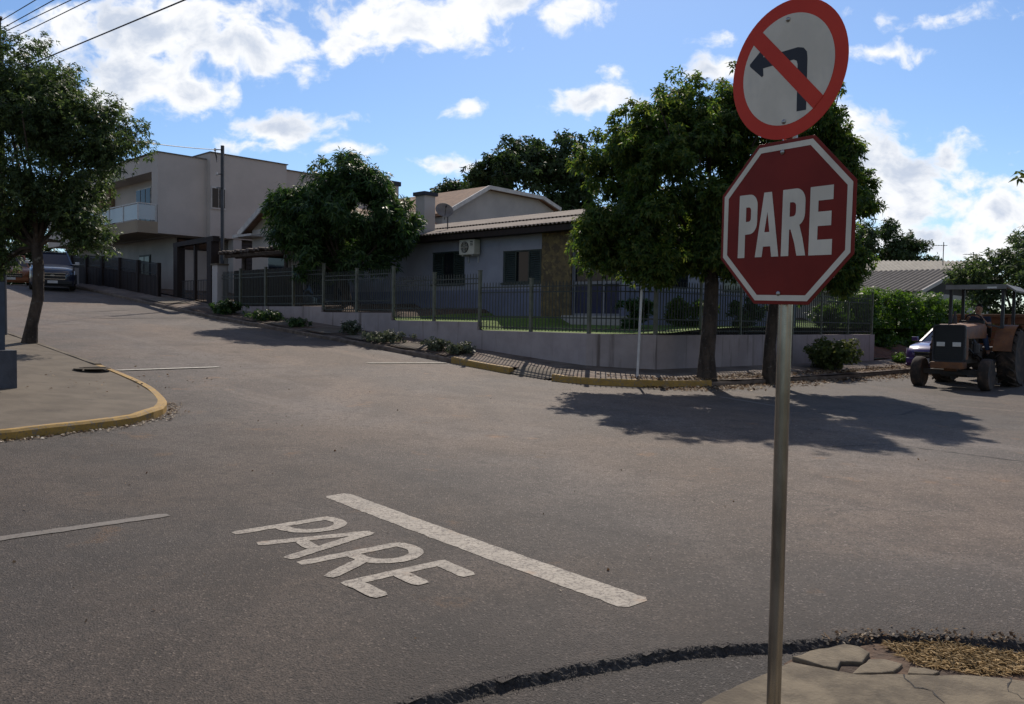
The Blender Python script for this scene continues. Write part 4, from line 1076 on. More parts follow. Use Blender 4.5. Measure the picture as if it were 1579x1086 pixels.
def antenna(x, y, z, h, label):
    t = thing('tv_antenna', label, 'antenna', (x, y, z))
    mb = MB(); mb.tube([(x, y, z), (x, y, z + h)], .03, 6); build(mb, 'mast', M['dark_metal'], t)
    mb = MB(); mb.tube([(x - .7, y, z + h * .86), (x + .25, y, z + h * .86)], .018, 5)
    for k in range(5): mb.tube([(x - .65 + .2 * k, y - .25, z + h * .86), (x - .65 + .2 * k, y + .25, z + h * .86)], .012, 4)
    build(mb, 'aerial_bars', M['dark_metal'], t)
antenna(31.4, 59.5, 5.95, 1.75, 'thin television antenna on the pale roof, the taller of the two')
antenna(33.5, 59.3, 6.0, .95, 'short television antenna on the pale roof next to the dark trees')

# ================================================================== SIGN POST
sp = thing('sign_post', 'steel post in front with a red PARE octagon below a round no left turn sign', 'road sign', (1.022, 3.045, 0))
mb = MB(); mb.tube([(1.022, 3.045, -.05), (1.022, 3.045, 2.74)], .0265, 20); mb.tube([(1.022, 3.045, 2.74), (1.022, 3.045, 2.745)], .02, 20)
build(mb, 'pole', M['grey_metal'], sp, smooth=True)
def plane(c, yaw, roll, tilt):
    e = Vector((math.cos(yaw), -math.sin(yaw), 0)); n = Vector((-math.sin(yaw), -math.cos(yaw), 0))
    up = Vector((0, 0, 1)) * math.cos(tilt) + n * math.sin(tilt)
    e2 = e * math.cos(roll) + up * math.sin(roll); u2 = up * math.cos(roll) - e * math.sin(roll)
    n2 = e2.cross(u2)
    c = Vector(c)
    return lambda a, b, h=0: c + e2 * a + u2 * b + n2 * h
P8 = plane((.9902, 3.0032, 1.9697), 1.0065, -.0245, .0206)
def flat(mb, P, outer, holes=(), h=.001):
    return mb.poly(outer, holes, lambda a, b: P(a, b, h))
a_ = .3; b_ = a_ * math.tan(math.pi / 8)
oct_ = [(-b_, a_), (b_, a_), (a_, b_), (a_, -b_), (b_, -a_), (-b_, -a_), (-a_, -b_), (-a_, b_)]
mb = MB(); mb.prism([P8(a, b, -.0025) for a, b in oct_], P8(0, 0, .0025) - P8(0, 0, 0))
plate = build(mb, 'octagon_plate', M['sign_red'], sp, bev=.0008)
def oc(r): return [(q[0] * r / a_, q[1] * r / a_) for q in oct_]
mb = MB(); flat(mb, P8, oc(.287), [oc(.266)], .0012); build(mb, 'border', M['sign_white'], plate, recalc=False)
def arc(cx, cy, rx, ry, a0, a1, n=8):
    return [(cx + rx * math.cos(math.radians(a0 + (a1 - a0) * k / n)), cy + ry * math.sin(math.radians(a0 + (a1 - a0) * k / n))) for k in range(n + 1)]
GLY = [
 ([(-.209, .117), (-.160, .117)] + arc(-.157, .074, .037, .043, 80, 0, 6) + [(-.120, .012)] + arc(-.157, .010, .037, .044, 0, -80, 6) + [(-.177, -.035), (-.177, -.124), (-.211, -.124)],
  [[(-.175, .069), (-.163, .069)] + arc(-.161, .055, .010, .014, 80, 0, 4) + arc(-.161, .028, .010, .014, 0, -80, 4) + [(-.175, .014)]]),
 ([(-.090, .118), (-.054, .118), (-.015, -.123), (-.048, -.123), (-.054, -.084), (-.088, -.084), (-.093, -.123), (-.126, -.123)], [[(-.072, .045), (-.060, -.030), (-.084, -.030)]]),
 ([(-.003, .119), (.055, .119)] + arc(.056, .072, .041, .047, 80, 0, 6) + [(.097, .030)] + arc(.062, .030, .035, .045, 0, -70, 5) + [(.090, -.062), (.104, -.123), (.066, -.123), (.055, -.078), (.036, -.027), (.030, -.027), (.030, -.123), (-.004, -.123)],
  [[(.030, .071), (.044, .071)] + arc(.045, .055, .012, .015, 80, 0, 4) + arc(.045, .035, .012, .015, 0, -80, 4) + [(.030, .019)]]),
 ([(.117, .117), (.212, .117), (.212, .067), (.152, .067), (.152, .028), (.207, .028), (.207, -.022), (.152, -.022), (.152, -.070), (.213, -.070), (.213, -.124), (.117, -.124)], [])]
for o_, h_ in GLY:
    mb = MB(); flat(mb, P8, o_, h_, .0012); build(mb, 'letter', M['sign_white'], plate, recalc=False)
def bolt(P, a, b, parent):
    n = P(0, 0, 1) - P(0, 0, 0)
    mb = MB(); mb.lathe([(.009, 0), (.009, .003), (.0065, .0055), (.0045, .0075), (.001, .008)], P(a, b, .0004), n, 14); build(mb, 'bolt', M['bolt'], parent, smooth=True)
bolt(P8, -.012, .258, plate); bolt(P8, -.009, -.26, plate)
PC = plane((.9932, 3.0184, 2.5297), .9696, 0, .011)
circ = lambda r, n=64: [(r * math.cos(2 * math.pi * k / n), r * math.sin(2 * math.pi * k / n)) for k in range(n)]
mb = MB(); mb.prism([PC(a, b, -.0025) for a, b in circ(.25)], PC(0, 0, .0025) - PC(0, 0, 0)); disc = build(mb, 'round_plate', M['sign_bright'], sp)
mb = MB(); flat(mb, PC, circ(.199), (), .0008); build(mb, 'white_field', M['sign_white'], disc, recalc=False)
mb = MB(); flat(mb, PC, [(.087, -.162), (.047, -.160), (.047, .008), (.043, .022), (.030, .030), (-.106, .031), (-.104, .004), (-.111, -.001), (-.168, .052), (-.168, .060), (-.112, .103), (-.106, .095), (-.106, .072), (.046, .070), (.071, .062), (.085, .045), (.088, .022)], (), .0014); build(mb, 'arrow', M['sign_black'], disc, recalc=False)
mb = MB(); flat(mb, PC, [(-.112, .167), (.157, -.126), (.117, -.164), (-.152, .129)], (), .002); build(mb, 'prohibition_bar', M['sign_bright'], disc, recalc=False)
bolt(PC, .002, .181, disc); bolt(PC, -.007, -.187, disc)
mb = MB()
for P, zs in ((P8, (.2, -.2)), (PC, (.15, -.15))):
    for z in zs:
        mb = MB(); mb.bar(P(-.06, z, -.005), P(.06, z, -.005), .003, .03); mb.bar(P(.006, z, -.006), P(.006, z, -.05), .02, .02); build(mb, 'clamp', M['bolt'], sp)

# thin white post, utility poles and wires
tp = thing('white_post', 'thin leaning white metal post at the yellow kerb of the far corner', 'post', W(10.6, 15.25, .27))
mb = MB(); mb.tube([W(10.6, 15.25, .2), W(10.6, 15.25, .2) + Vector((.075, .02, 2.62))], .03, 10); build(mb, 'shaft', M['white_metal'], tp, smooth=True)
mb = MB(); q = W(10.6, 15.25, .2) + Vector((.075, .02, 2.62)); mb.tube([q, q + Vector((0, 0, .02))], .026, 10); build(mb, 'end_cap', M['bolt'], tp)
up = thing('utility_pole', 'slim dark service pole rising behind the log roofed shelter', 'utility pole', W(34, 17, 2.1))
b0 = W(33.85, 17.02, 1.9)
mb = MB(); mb.box(b0.x - .06, b0.x + .06, b0.y - .06, b0.y + .06, 1.9, 8.95); build(mb, 'shaft', M['pole'], up)
mb = MB()
for z, d in ((8.75, -.28), (7.7, -.2), (7.1, -.22)):
    mb = MB(); mb.tube([(b0.x, b0.y - .09, z), (b0.x + d, b0.y - .12, z)], .022, 6); br = build(mb, 'bracket', M['dark_metal'], up)
    if z < 7.5: continue
    mb = MB(); mb.lathe([(.03, -.06), (.055, -.03), (.055, .02), (.03, .06)], (b0.x + d, b0.y - .12, z), (0, 0, 1), 10); build(mb, 'insulator', M['white'], br)
mb = MB()
for k in range(3): mb.tube([(b0.x - .28 + .1 * math.sin(t * 3.1), b0.y - .13 - k * .02, 8.72 - .55 * math.sin(t * 3.14 / 1.0) * (.6 + .2 * k)) for t in np.linspace(0, 1, 8)], .010, 4)
build(mb, 'drop_loops', M['wire'], up)
sp_ = thing('utility_pole', 'street pole topped by a thin bracket, mostly hidden by the left street tree', 'utility pole', (-11.95, 19.0, .9))
mb = MB(); mb.tube([(-11.95, 19.0, .7), (-11.95, 19.0, 7.5)], [.10, .08], 12); build(mb, 'shaft', M['pole'], sp_)
mb = MB(); mb.tube([(-11.95, 19.0, 7.3), (-11.95, 19.0, 8.28), (-11.88, 18.95, 8.36)], .035, 8); build(mb, 'bracket', M['dark_metal'], sp_)
def cable(label, a, b, sag, r):
    a, b = Vector(a), Vector(b); mb = MB()
    mb.tube([a.lerp(b, t) - Vector((0, 0, sag * 4 * t * (1 - t))) for t in np.linspace(0, 1, 40)], r, 5)
    o = build(mb, 'power_cable', M['wire']); tag(o, label, 'cable', 'overhead cables')
Pp = Vector((-11.95, 19.0, 8.25))
for k, (px, z0, nm) in enumerate([(80, 8.27, 'topmost and leftmost of the parallel overhead cables from the street pole'), (108, 8.08, 'second from the left of the parallel overhead cables from the street pole'), (135, 7.98, 'third from the left of the parallel overhead cables from the street pole'), (163, 7.75, 'rightmost of the four parallel overhead cables, just above the lone lower one')]):
    a = Vector((-11.93, 18.98, z0)); m = Vector(((px - 789.5) / 1250 * 16.6 - .12, 16.6, 7.97))
    cable(nm, a, a + (m - a) * 9, .0, .010)
a = Vector((-11.9, 18.95, 7.0)); m = Vector((-4.72, 12.0, 6.22)); cable('single lower overhead cable crossing the clouds above the left tree', a, a + (m - a) * 3, 0, .012)
a = Vector((b0.x - .28, b0.y - .12, 8.75)); cable('thin cable from the slim service pole into the left street tree', a, (-12.0, 19.05, 6.1), .12, .016)

# left gate pillar
lp = thing('gate_wall', 'dark grey low block wall with a blue grey steel railing at the left edge', 'wall', W(13.5, 3.4, .3))
mb = MB(SF); mb.box(13.35, 13.8, -6, 3.56, .2, 1.03); build(mb, 'block_base', pm('grey_block', (.085, .09, .105), (.055, .06, .07), scale=3, rough=.9, bump=.4, bscale=40), lp)
mb = MB(SF); mb.box(13.5, 13.62, 3.33, 3.45, 1.03, 2.02); build(mb, 'post', M['blue_metal'], lp); mb = MB(SF); mb.box(13.5, 13.62, .4, .52, 1.03, 2.02); build(mb, 'post', M['blue_metal'], lp)
mb = MB(SF)
for k in range(24): mb.box(13.545, 13.575, 3.2 - k * .115, 3.225 - k * .115, 1.1, 1.86)
mb.box(13.54, 13.58, .52, 3.33, 1.86, 1.9); mb.box(13.54, 13.58, .52, 3.33, 1.06, 1.1); build(mb, 'railing', M['white_metal'], lp)
# storm drain mouth
dr = thing('storm_drain', 'round storm drain mouth with a dark grate in the left footway', 'drain', W(15.4, 5.15, g(15.4) + .15))
c = W(15.4, 5.3, g(15.4) + .158)
mb = MB(); mb.lathe([(.25, .0), (.30, .0), (.31, .012), (.29, .02), (.26, .02), (.25, .012)], c, (0, 0, 1), 28); build(mb, 'rim', M['concrete'], dr)
mb = MB(); mb.lathe([(.25, 0), (.25, .010)], c, (0, 0, 1), 28); build(mb, 'opening', M['black'], dr)
mb = MB()
for k in (-.06, .08): mb.bar(c + Vector((-.2, k, .018)), c + Vector((.2, k, .018)), .025, .012)
build(mb, 'grate_bars', M['concrete'], dr)

# ================================================================== PLANTS
def leaf_cloud(clumps, n, L, Wd, droop=.25, up=.35, k=6, shell=.45):
    """rosettes of leaf-sized faces spread through ellipsoid clumps (c, r)"""
    C = np.array([c for c, r in clumps]); R_ = np.array([r for c, r in clumps])
    vol = R_.prod(1) ** .72; pr = vol / vol.sum()
    m = n // k
    i = rng.choice(len(C), m, p=pr)
    d = rng.normal(size=(m, 3)); d /= np.linalg.norm(d, axis=1)[:, None]
    rad = rng.random(m) ** shell
    P = C[i] + d * R_[i] * rad[:, None]
    ax = d * .8 + np.array([0, 0, up]) + rng.normal(0, .35, (m, 3)); ax /= np.linalg.norm(ax, axis=1)[:, None]
    t1 = np.cross(ax, rng.normal(size=(m, 3))); t1 /= np.linalg.norm(t1, axis=1)[:, None]; t2 = np.cross(ax, t1)
    out = []
    for j in range(k):
        a = 2 * math.pi * j / k + rng.random(m) * .7
        dr_ = t1 * np.cos(a)[:, None] + t2 * np.sin(a)[:, None] + ax * rng.uniform(.1, .9, (m, 1)) - np.array([0, 0, droop]) * rng.random((m, 1)) * 2
        dr_ /= np.linalg.norm(dr_, axis=1)[:, None]
        sd_ = np.cross(dr_, ax); sd_ /= np.linalg.norm(sd_, axis=1)[:, None] + 1e-6
        nrm = np.cross(sd_, dr_)
        l = L * rng.uniform(.65, 1.25, (m, 1)); w = Wd * rng.uniform(.7, 1.2, (m, 1))
        b = P + ax * rng.uniform(-.4, .4, (m, 1)) * L
        out.append(np.stack([b, b + dr_ * l * .45 + sd_ * w * .5 + nrm * w * .12, b + dr_ * l - np.array([0, 0, 1]) * l * droop * .5, b + dr_ * l * .45 - sd_ * w * .5 + nrm * w * .12], 1))
    return np.concatenate(out).reshape(-1, 3)

def subclumps(mains, sub=(.35, .6), dens=1.0):
    """break a few big ellipsoids into many uneven lumps, mostly near their outside"""
    out = []
    for c, r, n in mains:
        c, r = np.array(c), np.array(r)
        for _ in range(int(n * dens)):
            d = rng.normal(size=3); d /= np.linalg.norm(d)
            rad = rng.uniform(.35, 1.0) ** .6
            s = rng.uniform(*sub)
            q = c + d * r * rad * .86
            out.append((q, np.array([s, s, s * .72]) * rng.uniform(.75, 1.25, 3)))
        for _ in range(int(n * .45)):
            d = rng.normal(size=3); d[2] = abs(d[2]) * .8 + .05; d /= np.linalg.norm(d); s = sub[0] * rng.uniform(.3, .75)
            out.append((c + d * r * rng.uniform(.95, 1.18), np.array([s, s, s])))
    return out

def tree(name, label, base, trunk, mains, nleaf, L, Wd, leafm, group=None, sub=(.35, .6), trunk_r=(.17, .12), limbs=14, cat='tree', **kw):
    """trunk: points from the ground to the fork"""
    t = thing(name, label, cat, base, group)
    cl = subclumps(mains, sub)
    mb = MB(); k = len(trunk)
    rr = [trunk_r[0] * 1.45] + [trunk_r[0] + (trunk_r[1] - trunk_r[0]) * i / max(1, k - 2) for i in range(k - 1)]
    mb.tube(trunk, rr, 12)
    fork = Vector(trunk[-1])
    ends = [cl[i][0] for i in rng.choice(len(cl), min(limbs, len(cl)), replace=False)]
    for e in ends:
        e = Vector(e); mid = fork.lerp(e, .5) + Vector((rng.normal(0, .12), rng.normal(0, .12), -.08 * (e - fork).length + rng.normal(0, .08)))
        r0 = trunk_r[1] * rng.uniform(.4, .62)
        mb.tube([fork - Vector((0, 0, .1)), fork.lerp(mid, .5) + Vector((0, 0, .05)), mid, e], [r0, r0 * .75, r0 * .5, r0 * .15], 6)
    build(mb, 'trunk', M['bark'], t, smooth=True)
    fast_mesh('crown', leaf_cloud(cl, nleaf, L, Wd, **kw), 4, M[leafm], WLOC[t], t)
    return t

tree('street_tree', 'dark leafy street tree with a leaning trunk on the left corner footway', (-10.6, 17.8, .95), [(-10.62, 17.8, .8), (-10.55, 17.8, 1.3), (-10.42, 17.82, 1.9), (-10.42, 17.85, 2.5), (-10.5, 17.9, 3.1)],
     [((-10.9, 17.9, 5.0), (2.2, 2.2, 1.8), 54), ((-11.5, 18, 6.5), (1.6, 1.5, 1.2), 34), ((-9.6, 17.9, 5.6), (1.2, 1.4, .8), 22), ((-10.4, 17.8, 6.1), (1.0, 1.2, .95), 18), ((-9.95, 17.7, 3.85), (.95, 1.1, .55), 15), ((-11.9, 17.7, 3.4), (1.3, 1.2, .8), 22), ((-8.85, 17.9, 5.2), (.62, .8, .42), 10), ((-9.1, 17.9, 5.7), (.5, .7, .35), 6), ((-9.3, 17.7, 3.3), (.45, .5, .22), 5), ((-11.9, 17.5, 2.55), (.9, .8, .5), 14), ((-12.6, 18, 5.2), (1.4, 1.5, 1.6), 22)],
     120000, .098, .036, 'leaf_dark', sub=(.32, .6), trunk_r=(.125, .11), limbs=22, droop=.3)
tree('broadleaf_tree', 'dense rounded dark green tree inside the railings left of the air conditioner', (-6.1, 29.5, 1.6), [(-6.1, 29.6, 1.3), (-6.05, 29.6, 2.2), (-6.15, 29.55, 3.0)],
     [((-6.1, 29.6, 4.9), (2.4, 2.1, 1.45), 50), ((-6.2, 29.6, 6.55), (1.0, 1.1, .95), 16), ((-8.0, 29.3, 5.6), (.6, .7, .5), 7), ((-5.2, 29.5, 6.2), (.75, .9, .8), 9), ((-7.7, 29.4, 4.7), (1.0, 1.2, 1.2), 18), ((-4.4, 29.4, 4.7), (.95, 1.1, 1.2), 18), ((-6.3, 29.3, 3.5), (2.0, 1.5, .5), 16), ((-7.3, 29.3, 5.9), (.7, .8, .6), 7)],
     44000, .24, .06, 'leaf_mango', sub=(.4, .68), trunk_r=(.17, .14), limbs=16, droop=.45, k=8)
tree('kerbside_tree', 'broad green street tree by the yellow kerb with a thick spotted trunk', (4.56, 18.9, .25), [(4.56, 18.9, .1), (4.55, 18.9, .8), (4.6, 18.9, 1.7), (4.62, 18.9, 2.5), (4.55, 18.9, 3.1)],
     [((3.8, 18.8, 4.7), (2.1, 2.1, 1.85), 95), ((4.1, 18.7, 6.4), (.95, 1.0, .8), 18), ((2.4, 18.7, 5.2), (.95, 1.1, 1.15), 20), ((2.1, 18.6, 3.5), (.75, .9, .7), 14), ((5.2, 18.7, 5.2), (1.0, 1.3, 1.4), 24), ((3.2, 18.5, 3.0), (1.2, 1.1, .6), 18), ((4.8, 18.4, 3.2), (1.2, 1.2, .6), 18), ((5.0, 18.0, 6.3), (.8, .9, .8), 14), ((3.2, 18.6, 6.0), (.7, .8, .6), 10)],
     118000, .12, .05, 'leaf_street', sub=(.3, .5), trunk_r=(.18, .15), limbs=20, droop=.4)
tree('kerbside_tree', 'street tree half hidden behind the two road signs', (6.35, 19.9, .25), [(6.35, 19.9, .1), (6.33, 19.9, 1.0), (6.4, 19.9, 2.0), (6.6, 19.9, 2.9)],
     [((7.0, 19.7, 4.5), (1.45, 1.7, 1.6), 40), ((6.8, 19.2, 6.3), (.9, 1.1, .85), 16), ((7.75, 19.8, 4.2), (.75, 1.1, 1.25), 22), ((7.6, 19.6, 5.6), (.55, .8, .7), 12), ((7.7, 19.6, 2.9), (.8, .9, .55), 12), ((6.4, 19.2, 3.0), (1.0, 1.0, .6), 12)],
     66000, .12, .05, 'leaf_street', sub=(.3, .48), trunk_r=(.14, .12), limbs=16, droop=.4)
tree('garden_tree', 'slim light green tree with thin bare stems inside the right end of the railings', W(11.6, 24.6, 1.25), [W(11.6, 24.6, 1.1), W(11.6, 24.62, 2.2), W(11.65, 24.6, 2.9)],
     [(tuple(W(11.6, 24.7, 3.7)), (1.05, 1.0, .9), 16), (tuple(W(11.2, 25.3, 2.8)), (.8, .8, .5), 9)], 7000, .14, .055, 'leaf_hedge', sub=(.25, .45), trunk_r=(.05, .04), limbs=10)
tree('background_tree', 'huge dark tree crown behind the white gabled building', (1.7, 60, 1.5), [(1.7, 60, 1), (1.8, 60, 4), (1.7, 60, 7)],
     [((1.9, 60, 11.2), (3.9, 3.8, 3.6), 60), ((.2, 60, 13), (2.0, 2, 1.7), 18), ((3.2, 60, 13.4), (2.1, 2, 1.7), 20), ((-2.0, 60, 11.2), (1.7, 1.8, 2.0), 20), ((4.8, 59.5, 10), (1.3, 2, 2.4), 16)], 26000, .36, .17, 'leaf_far', group='trees beyond the houses', sub=(.7, 1.25), trunk_r=(.4, .3), limbs=14)
tree('background_tree', 'smaller dark tree crown at the left of the huge crown behind the roofs', (-4.6, 66, 1.5), [(-4.6, 66, 1), (-4.6, 66, 8)],
     [((-5.1, 66, 11.2), (1.9, 1.6, 1.3), 26), ((-3.2, 66, 12.0), (1.2, 1.2, 1.0), 12)], 9000, .34, .16, 'leaf_far', group='trees beyond the houses', sub=(.5, .9), trunk_r=(.25, .2), limbs=8)
tree('background_tree', 'dark tree with spreading side branches behind the pale ribbed roof', (32.0, 70, .5), [(32.0, 70, 0), (32.0, 70, 5.5)],
     [((31.2, 70, 8.4), (2.6, 2.2, 2.4), 40), ((33.3, 70, 7.7), (1.7, 1.5, 1.7), 18), ((35.2, 70, 6.9), (1.2, 1.0, .4), 9), ((34.6, 70, 8.3), (1.0, 1, .3), 6)], 15000, .32, .12, 'leaf_far', group='trees beyond the houses', sub=(.5, .95), trunk_r=(.3, .22), limbs=12)
tree('garden_tree', 'dark bushy tree at the right edge behind the trailer', (18.9, 30, .4), [(18.9, 30, .2), (18.9, 30, 1.6)],
     [((18.9, 30, 2.7), (2.3, 2.0, 2.2), 50), ((20, 30, 4.2), (1.7, 1.6, 1.3), 22), ((17.3, 29.8, 3.3), (.9, 1, 1.3), 12), ((21.5, 30.5, 4.0), (1.5, 1.5, 1.6), 16)], 26000, .17, .07, 'leaf_dark', sub=(.4, .7), trunk_r=(.2, .18), limbs=14)
tree('street_tree', 'sunlit yellow green branch tips of a tree beyond the right edge', W(1.0, 16.4, 0), [W(1.0, 16.4, -.3), W(1.05, 16.4, 1.8), W(1.3, 16.2, 3.0)],
     [(tuple(W(2.05, 15.5, 3.85)), (1.15, 1.1, .6), 24), (tuple(W(1.2, 16.5, 4.6)), (1.4, 1.3, 1.0), 18)], 11000, .12, .055, 'leaf_bush', sub=(.2, .42), trunk_r=(.12, .1), limbs=16, droop=.5)
for k, (x, y, z, r, lab) in enumerate([(-31.5, 52, 5.0, 2.6, 'dark tree crown behind the copper coloured car'), (-27.5, 53, 5.0, 2.4, 'dark tree behind the charcoal car under the left tree crown'), (-36.5, 55, 6.0, 3.0, 'dark tree at the far left end of the street')]):
    tree('background_tree', lab, (x, y, 2.9), [(x, y, 2.7), (x, y, 4.0)], [((x, y, z + .3), (r, r * .9, r * .85), 34), ((x + .4, y, 3.6), (r * .8, r * .8, .9), 12)], 8000, .3, .14, 'leaf_far', group='trees at the top of the street', sub=(.5, .9), trunk_r=(.2, .16), limbs=8)
# hedge on the neighbouring plot
hd = thing('hedge', 'tall bright topped green hedge between the wall end and the tractor', 'hedge', W(11.6, 36, .5))
mb = MB(SF)
for w in np.arange(30, 43.5, .5): mb.tube([(11.6, w, .3), (11.6 + rng.normal(0, .1), w, 1.8), (11.6 + rng.normal(0, .2), w + .1, 2.6)], [.04, .03, .01], 5)
build(mb, 'stems', M['bark'], hd)
cl = [(np.array(W(11.7 + rng.normal(0, .32), w, z)), np.array([.5, .5, .36])) for w in np.arange(30, 44, .32) for z in (1.05, 1.6, 2.15, 2.62 + .12 * math.sin(w))]
fast_mesh('foliage', leaf_cloud(cl, 36000, .15, .075, up=.7), 4, M['leaf_hedge'], WLOC[hd], hd)
# shrubs
def shrub(name, label, s, w, z, r, h, n, L, Wd, leafm, flowers=0, group=None, sub=(.12, .2), nsub=14):
    base = W(s, w, z); t = thing(name, label, 'shrub', base, group)
    if name == 'shrub': h *= .62; r *= .95; n = int(n * .6)
    mains = [((base.x, base.y, base.z + h * .5), (r, r, h * .42), nsub)]
    cl = subclumps(mains, sub); mb = MB()
    for q, _ in cl[:10]: mb.tube([base - Vector((0, 0, .05)), base.lerp(Vector(q), .5) + Vector((0, 0, .05)), Vector(q)], [.015, .01, .004], 5)
    build(mb, 'stems', M['bark'], t)
    fast_mesh('foliage', leaf_cloud(cl, n, L, Wd), 4, M[leafm], base, t)
    if flowers:
        v = leaf_cloud([(q + np.array([0, 0, .06]), rr) for q, rr in cl], flowers, .06, .05, k=5, shell=.2)
        fast_mesh('flowers', v, 4, M['flower'], base, t)
gS = lambda s: g(s) + .17
SG = 'shrubs in the uphill planting strip'
shrub('shrub', 'dark shrub with a white bloom below the log roofed shelter', 28.6, 14.6, gS(28.6), .75, .75, 3200, .11, .05, 'leaf_mango', 10, SG)
shrub('shrub', 'dark low spreading shrub uphill of the two bare flags', 26.0, 14.6, gS(26), .8, .55, 3000, .1, .045, 'leaf_mango', 0, SG)
shrub('shrub', 'small dark shrub near the foot of the stepped wall', 23.6, 14.55, gS(23.6), .4, .45, 1400, .09, .04, 'leaf_mango', 0, SG)
shrub('shrub', 'upright shrub dotted with pale blooms in the middle of the planting strip', 20.9, 14.7, gS(20.9), .33, .72, 1300, .1, .05, 'leaf_shrub', 40, SG)
shrub('shrub', 'wide low pale leaved shrub overhanging the kerb', 18.9, 14.55, gS(18.9), .75, .45, 2600, .1, .045, 'leaf_shrub', 0, SG, nsub=22)
shrub('shrub', 'pale leaved shrub just uphill of the end of the yellow kerb', 16.75, 14.55, gS(16.75), .38, .5, 1300, .1, .05, 'leaf_shrub', 0, SG)
shrub('shrub', 'pale sprawling shrub nearest the short yellow kerb', 15.85, 14.65, gS(15.85), .42, .42, 1300, .1, .05, 'leaf_shrub', 0, SG)
shrub('bush', 'dense rounded green bush against the right part of the low wall', 9.35, 23.1, .25, .78, .95, 9000, .09, .05, 'leaf_bush', 0, None, (.16, .28), 30)
YG = 'garden plants behind the railings'
shrub('garden_plant', 'leafy plant behind the railings just right of the porch', 12.9, 18.4, 1.3, .55, 1.0, 2200, .14, .06, 'leaf_mango', 0, YG)
shrub('garden_plant', 'broad leafy plant behind the railings right of the first tree trunk', 12.3, 20.2, 1.3, .7, 1.1, 3000, .14, .06, 'leaf_street', 0, YG)
shrub('garden_plant', 'light green plant behind the railings at the far right end of the wall', 11.2, 27.2, 1.25, .6, 1.1, 2400, .16, .05, 'leaf_hedge', 0, YG)
shrub('garden_plant', 'dark plant behind the railings beside the narrow gate', 12.0, 22.9, 1.3, .6, 1.2, 2400, .14, .06, 'leaf_mango', 0, YG)
shrub('weed_clump', 'little green weed clump on the earth left of the purple car', 9.5, 29.2, .3, .3, .28, 700, .1, .04, 'leaf_hedge')

# leaf litter, gravel crumbs and dry grass
def scatter(name, label, cat, pts, L, m, flatness=.25):
    n = len(pts); a = rng.random(n) * 6.283; P = np.array(pts)
    d = np.stack([np.cos(a), np.sin(a), rng.normal(0, flatness, n)], 1); e = np.stack([-np.sin(a), np.cos(a), rng.normal(0, flatness, n)], 1)
    l = L * rng.uniform(.5, 1.4, (n, 1))
    V = np.stack([P - d * l * .5, P + e * l * .28 + np.array([0, 0, .2]) * l, P + d * l * .5, P - e * l * .28], 1).reshape(-1, 3)
    V[:, 2] += L * .2
    o = fast_mesh(name, V, 4, M[m], P.mean(0)); return tag(o, label, cat, kind='stuff')
pts = []
for (s, w), (a, b) in zip(resample([q for q in LKc if q[1] > .5 and q[0] < 12.5], .01), normals2(resample([q for q in LKc if q[1] > .5 and q[0] < 12.5], .01))):
    for _ in range(1):
        o = abs(rng.normal(0, .10)) + .012; pts.append(tuple(W(s + a * o, w + b * o, g(s + a * o) + .004)))
scatter('leaf_litter', 'dry leaves gathered along the foot of the left yellow kerb', 'leaf litter', pts, .045, 'pale_litter')
pts = []
for _ in range(5200):
    w = rng.uniform(14.8, 29); s0 = np.interp(w, [14.3, 14.85, 15.6, 16.5, 18, 20, 23, 28, 40], [10.85, 10.2, 9.75, 9.42, 9.2, 9.0, 8.6, 8.4, 8.4])
    s = s0 + rng.normal(-.12 if w < 17 else .1, .42)
    z = g(s) + (.003 if s < s0 else .16 if w < 30 else 0)
    pts.append(tuple(W(s, w, z)))
scatter('leaf_litter', 'fallen leaves under the two kerbside trees and beside the bush', 'leaf litter', pts, .075, 'litter')
pts = [tuple(W(rng.normal(13.6, .8), rng.normal(5.0, .9), 0)) for _ in range(60)]
pts = [(p[0], p[1], g(Vector(p).dot(ES)) + .19) for p in pts]
scatter('leaf_litter', 'few scattered dry leaves on the left footway', 'leaf litter', pts, .05, 'litter')
pts = []
for _ in range(420):
    s, w = rng.uniform(3.0, 20), rng.uniform(-2, 13); pts.append(tuple(W(s, w, g(s) + .002)))
scatter('road_debris', 'tiny leaves and pebbles scattered over the asphalt', 'debris', pts, .022, 'litter', .5)
pts = []
for (s, w) in resample([(1.62, 4.05), (1.45, 4.3), (1.15, 4.6), (.8, 4.86), (.3, 5.12)], .004):
    pts.append(tuple(W(s + rng.normal(0, .045), w + rng.normal(0, .045), .003)))
scatter('leaf_litter', 'brown leaf crumbs caught along the road edge behind the dry grass', 'leaf litter', pts, .02, 'litter', .5)
# crumbs of asphalt along the lip
ln = resample([q for q in LIP if -3 < q[0] and q[1] > -1], .006); nl = normals2(ln); pts = []
if not inside((ln[len(ln) // 2][0] + nl[len(ln) // 2][0] * .3, ln[len(ln) // 2][1] + nl[len(ln) // 2][1] * .3), CORNER): nl = [(-a, -b) for a, b in nl]
for (s, w), (a, b) in zip(ln, nl):
    for _ in range(4):
        o = rng.normal(.018, .026); h = float(np.interp(o, [-.008, .004, .011, .020, .030, .042], [.001, -.007, -.015, -.023, -.031, -.036]))
        pts.append(tuple(W(s + a * o, w + b * o, h)))
P = np.array(pts); n = len(P); V = []
r = rng.uniform(.0015, .0052, (n, 1))
tet = np.array([(1, 0, -.4), (-.5, .87, -.4), (-.5, -.87, -.4), (0, 0, 1.)])
Q = [P + r * (tet[i] + rng.normal(0, .2, (n, 3))) for i in range(4)]
for i, j, k in ((0, 1, 3), (1, 2, 3), (2, 0, 3)): V.append(np.stack([Q[i], Q[j], Q[k]], 1))
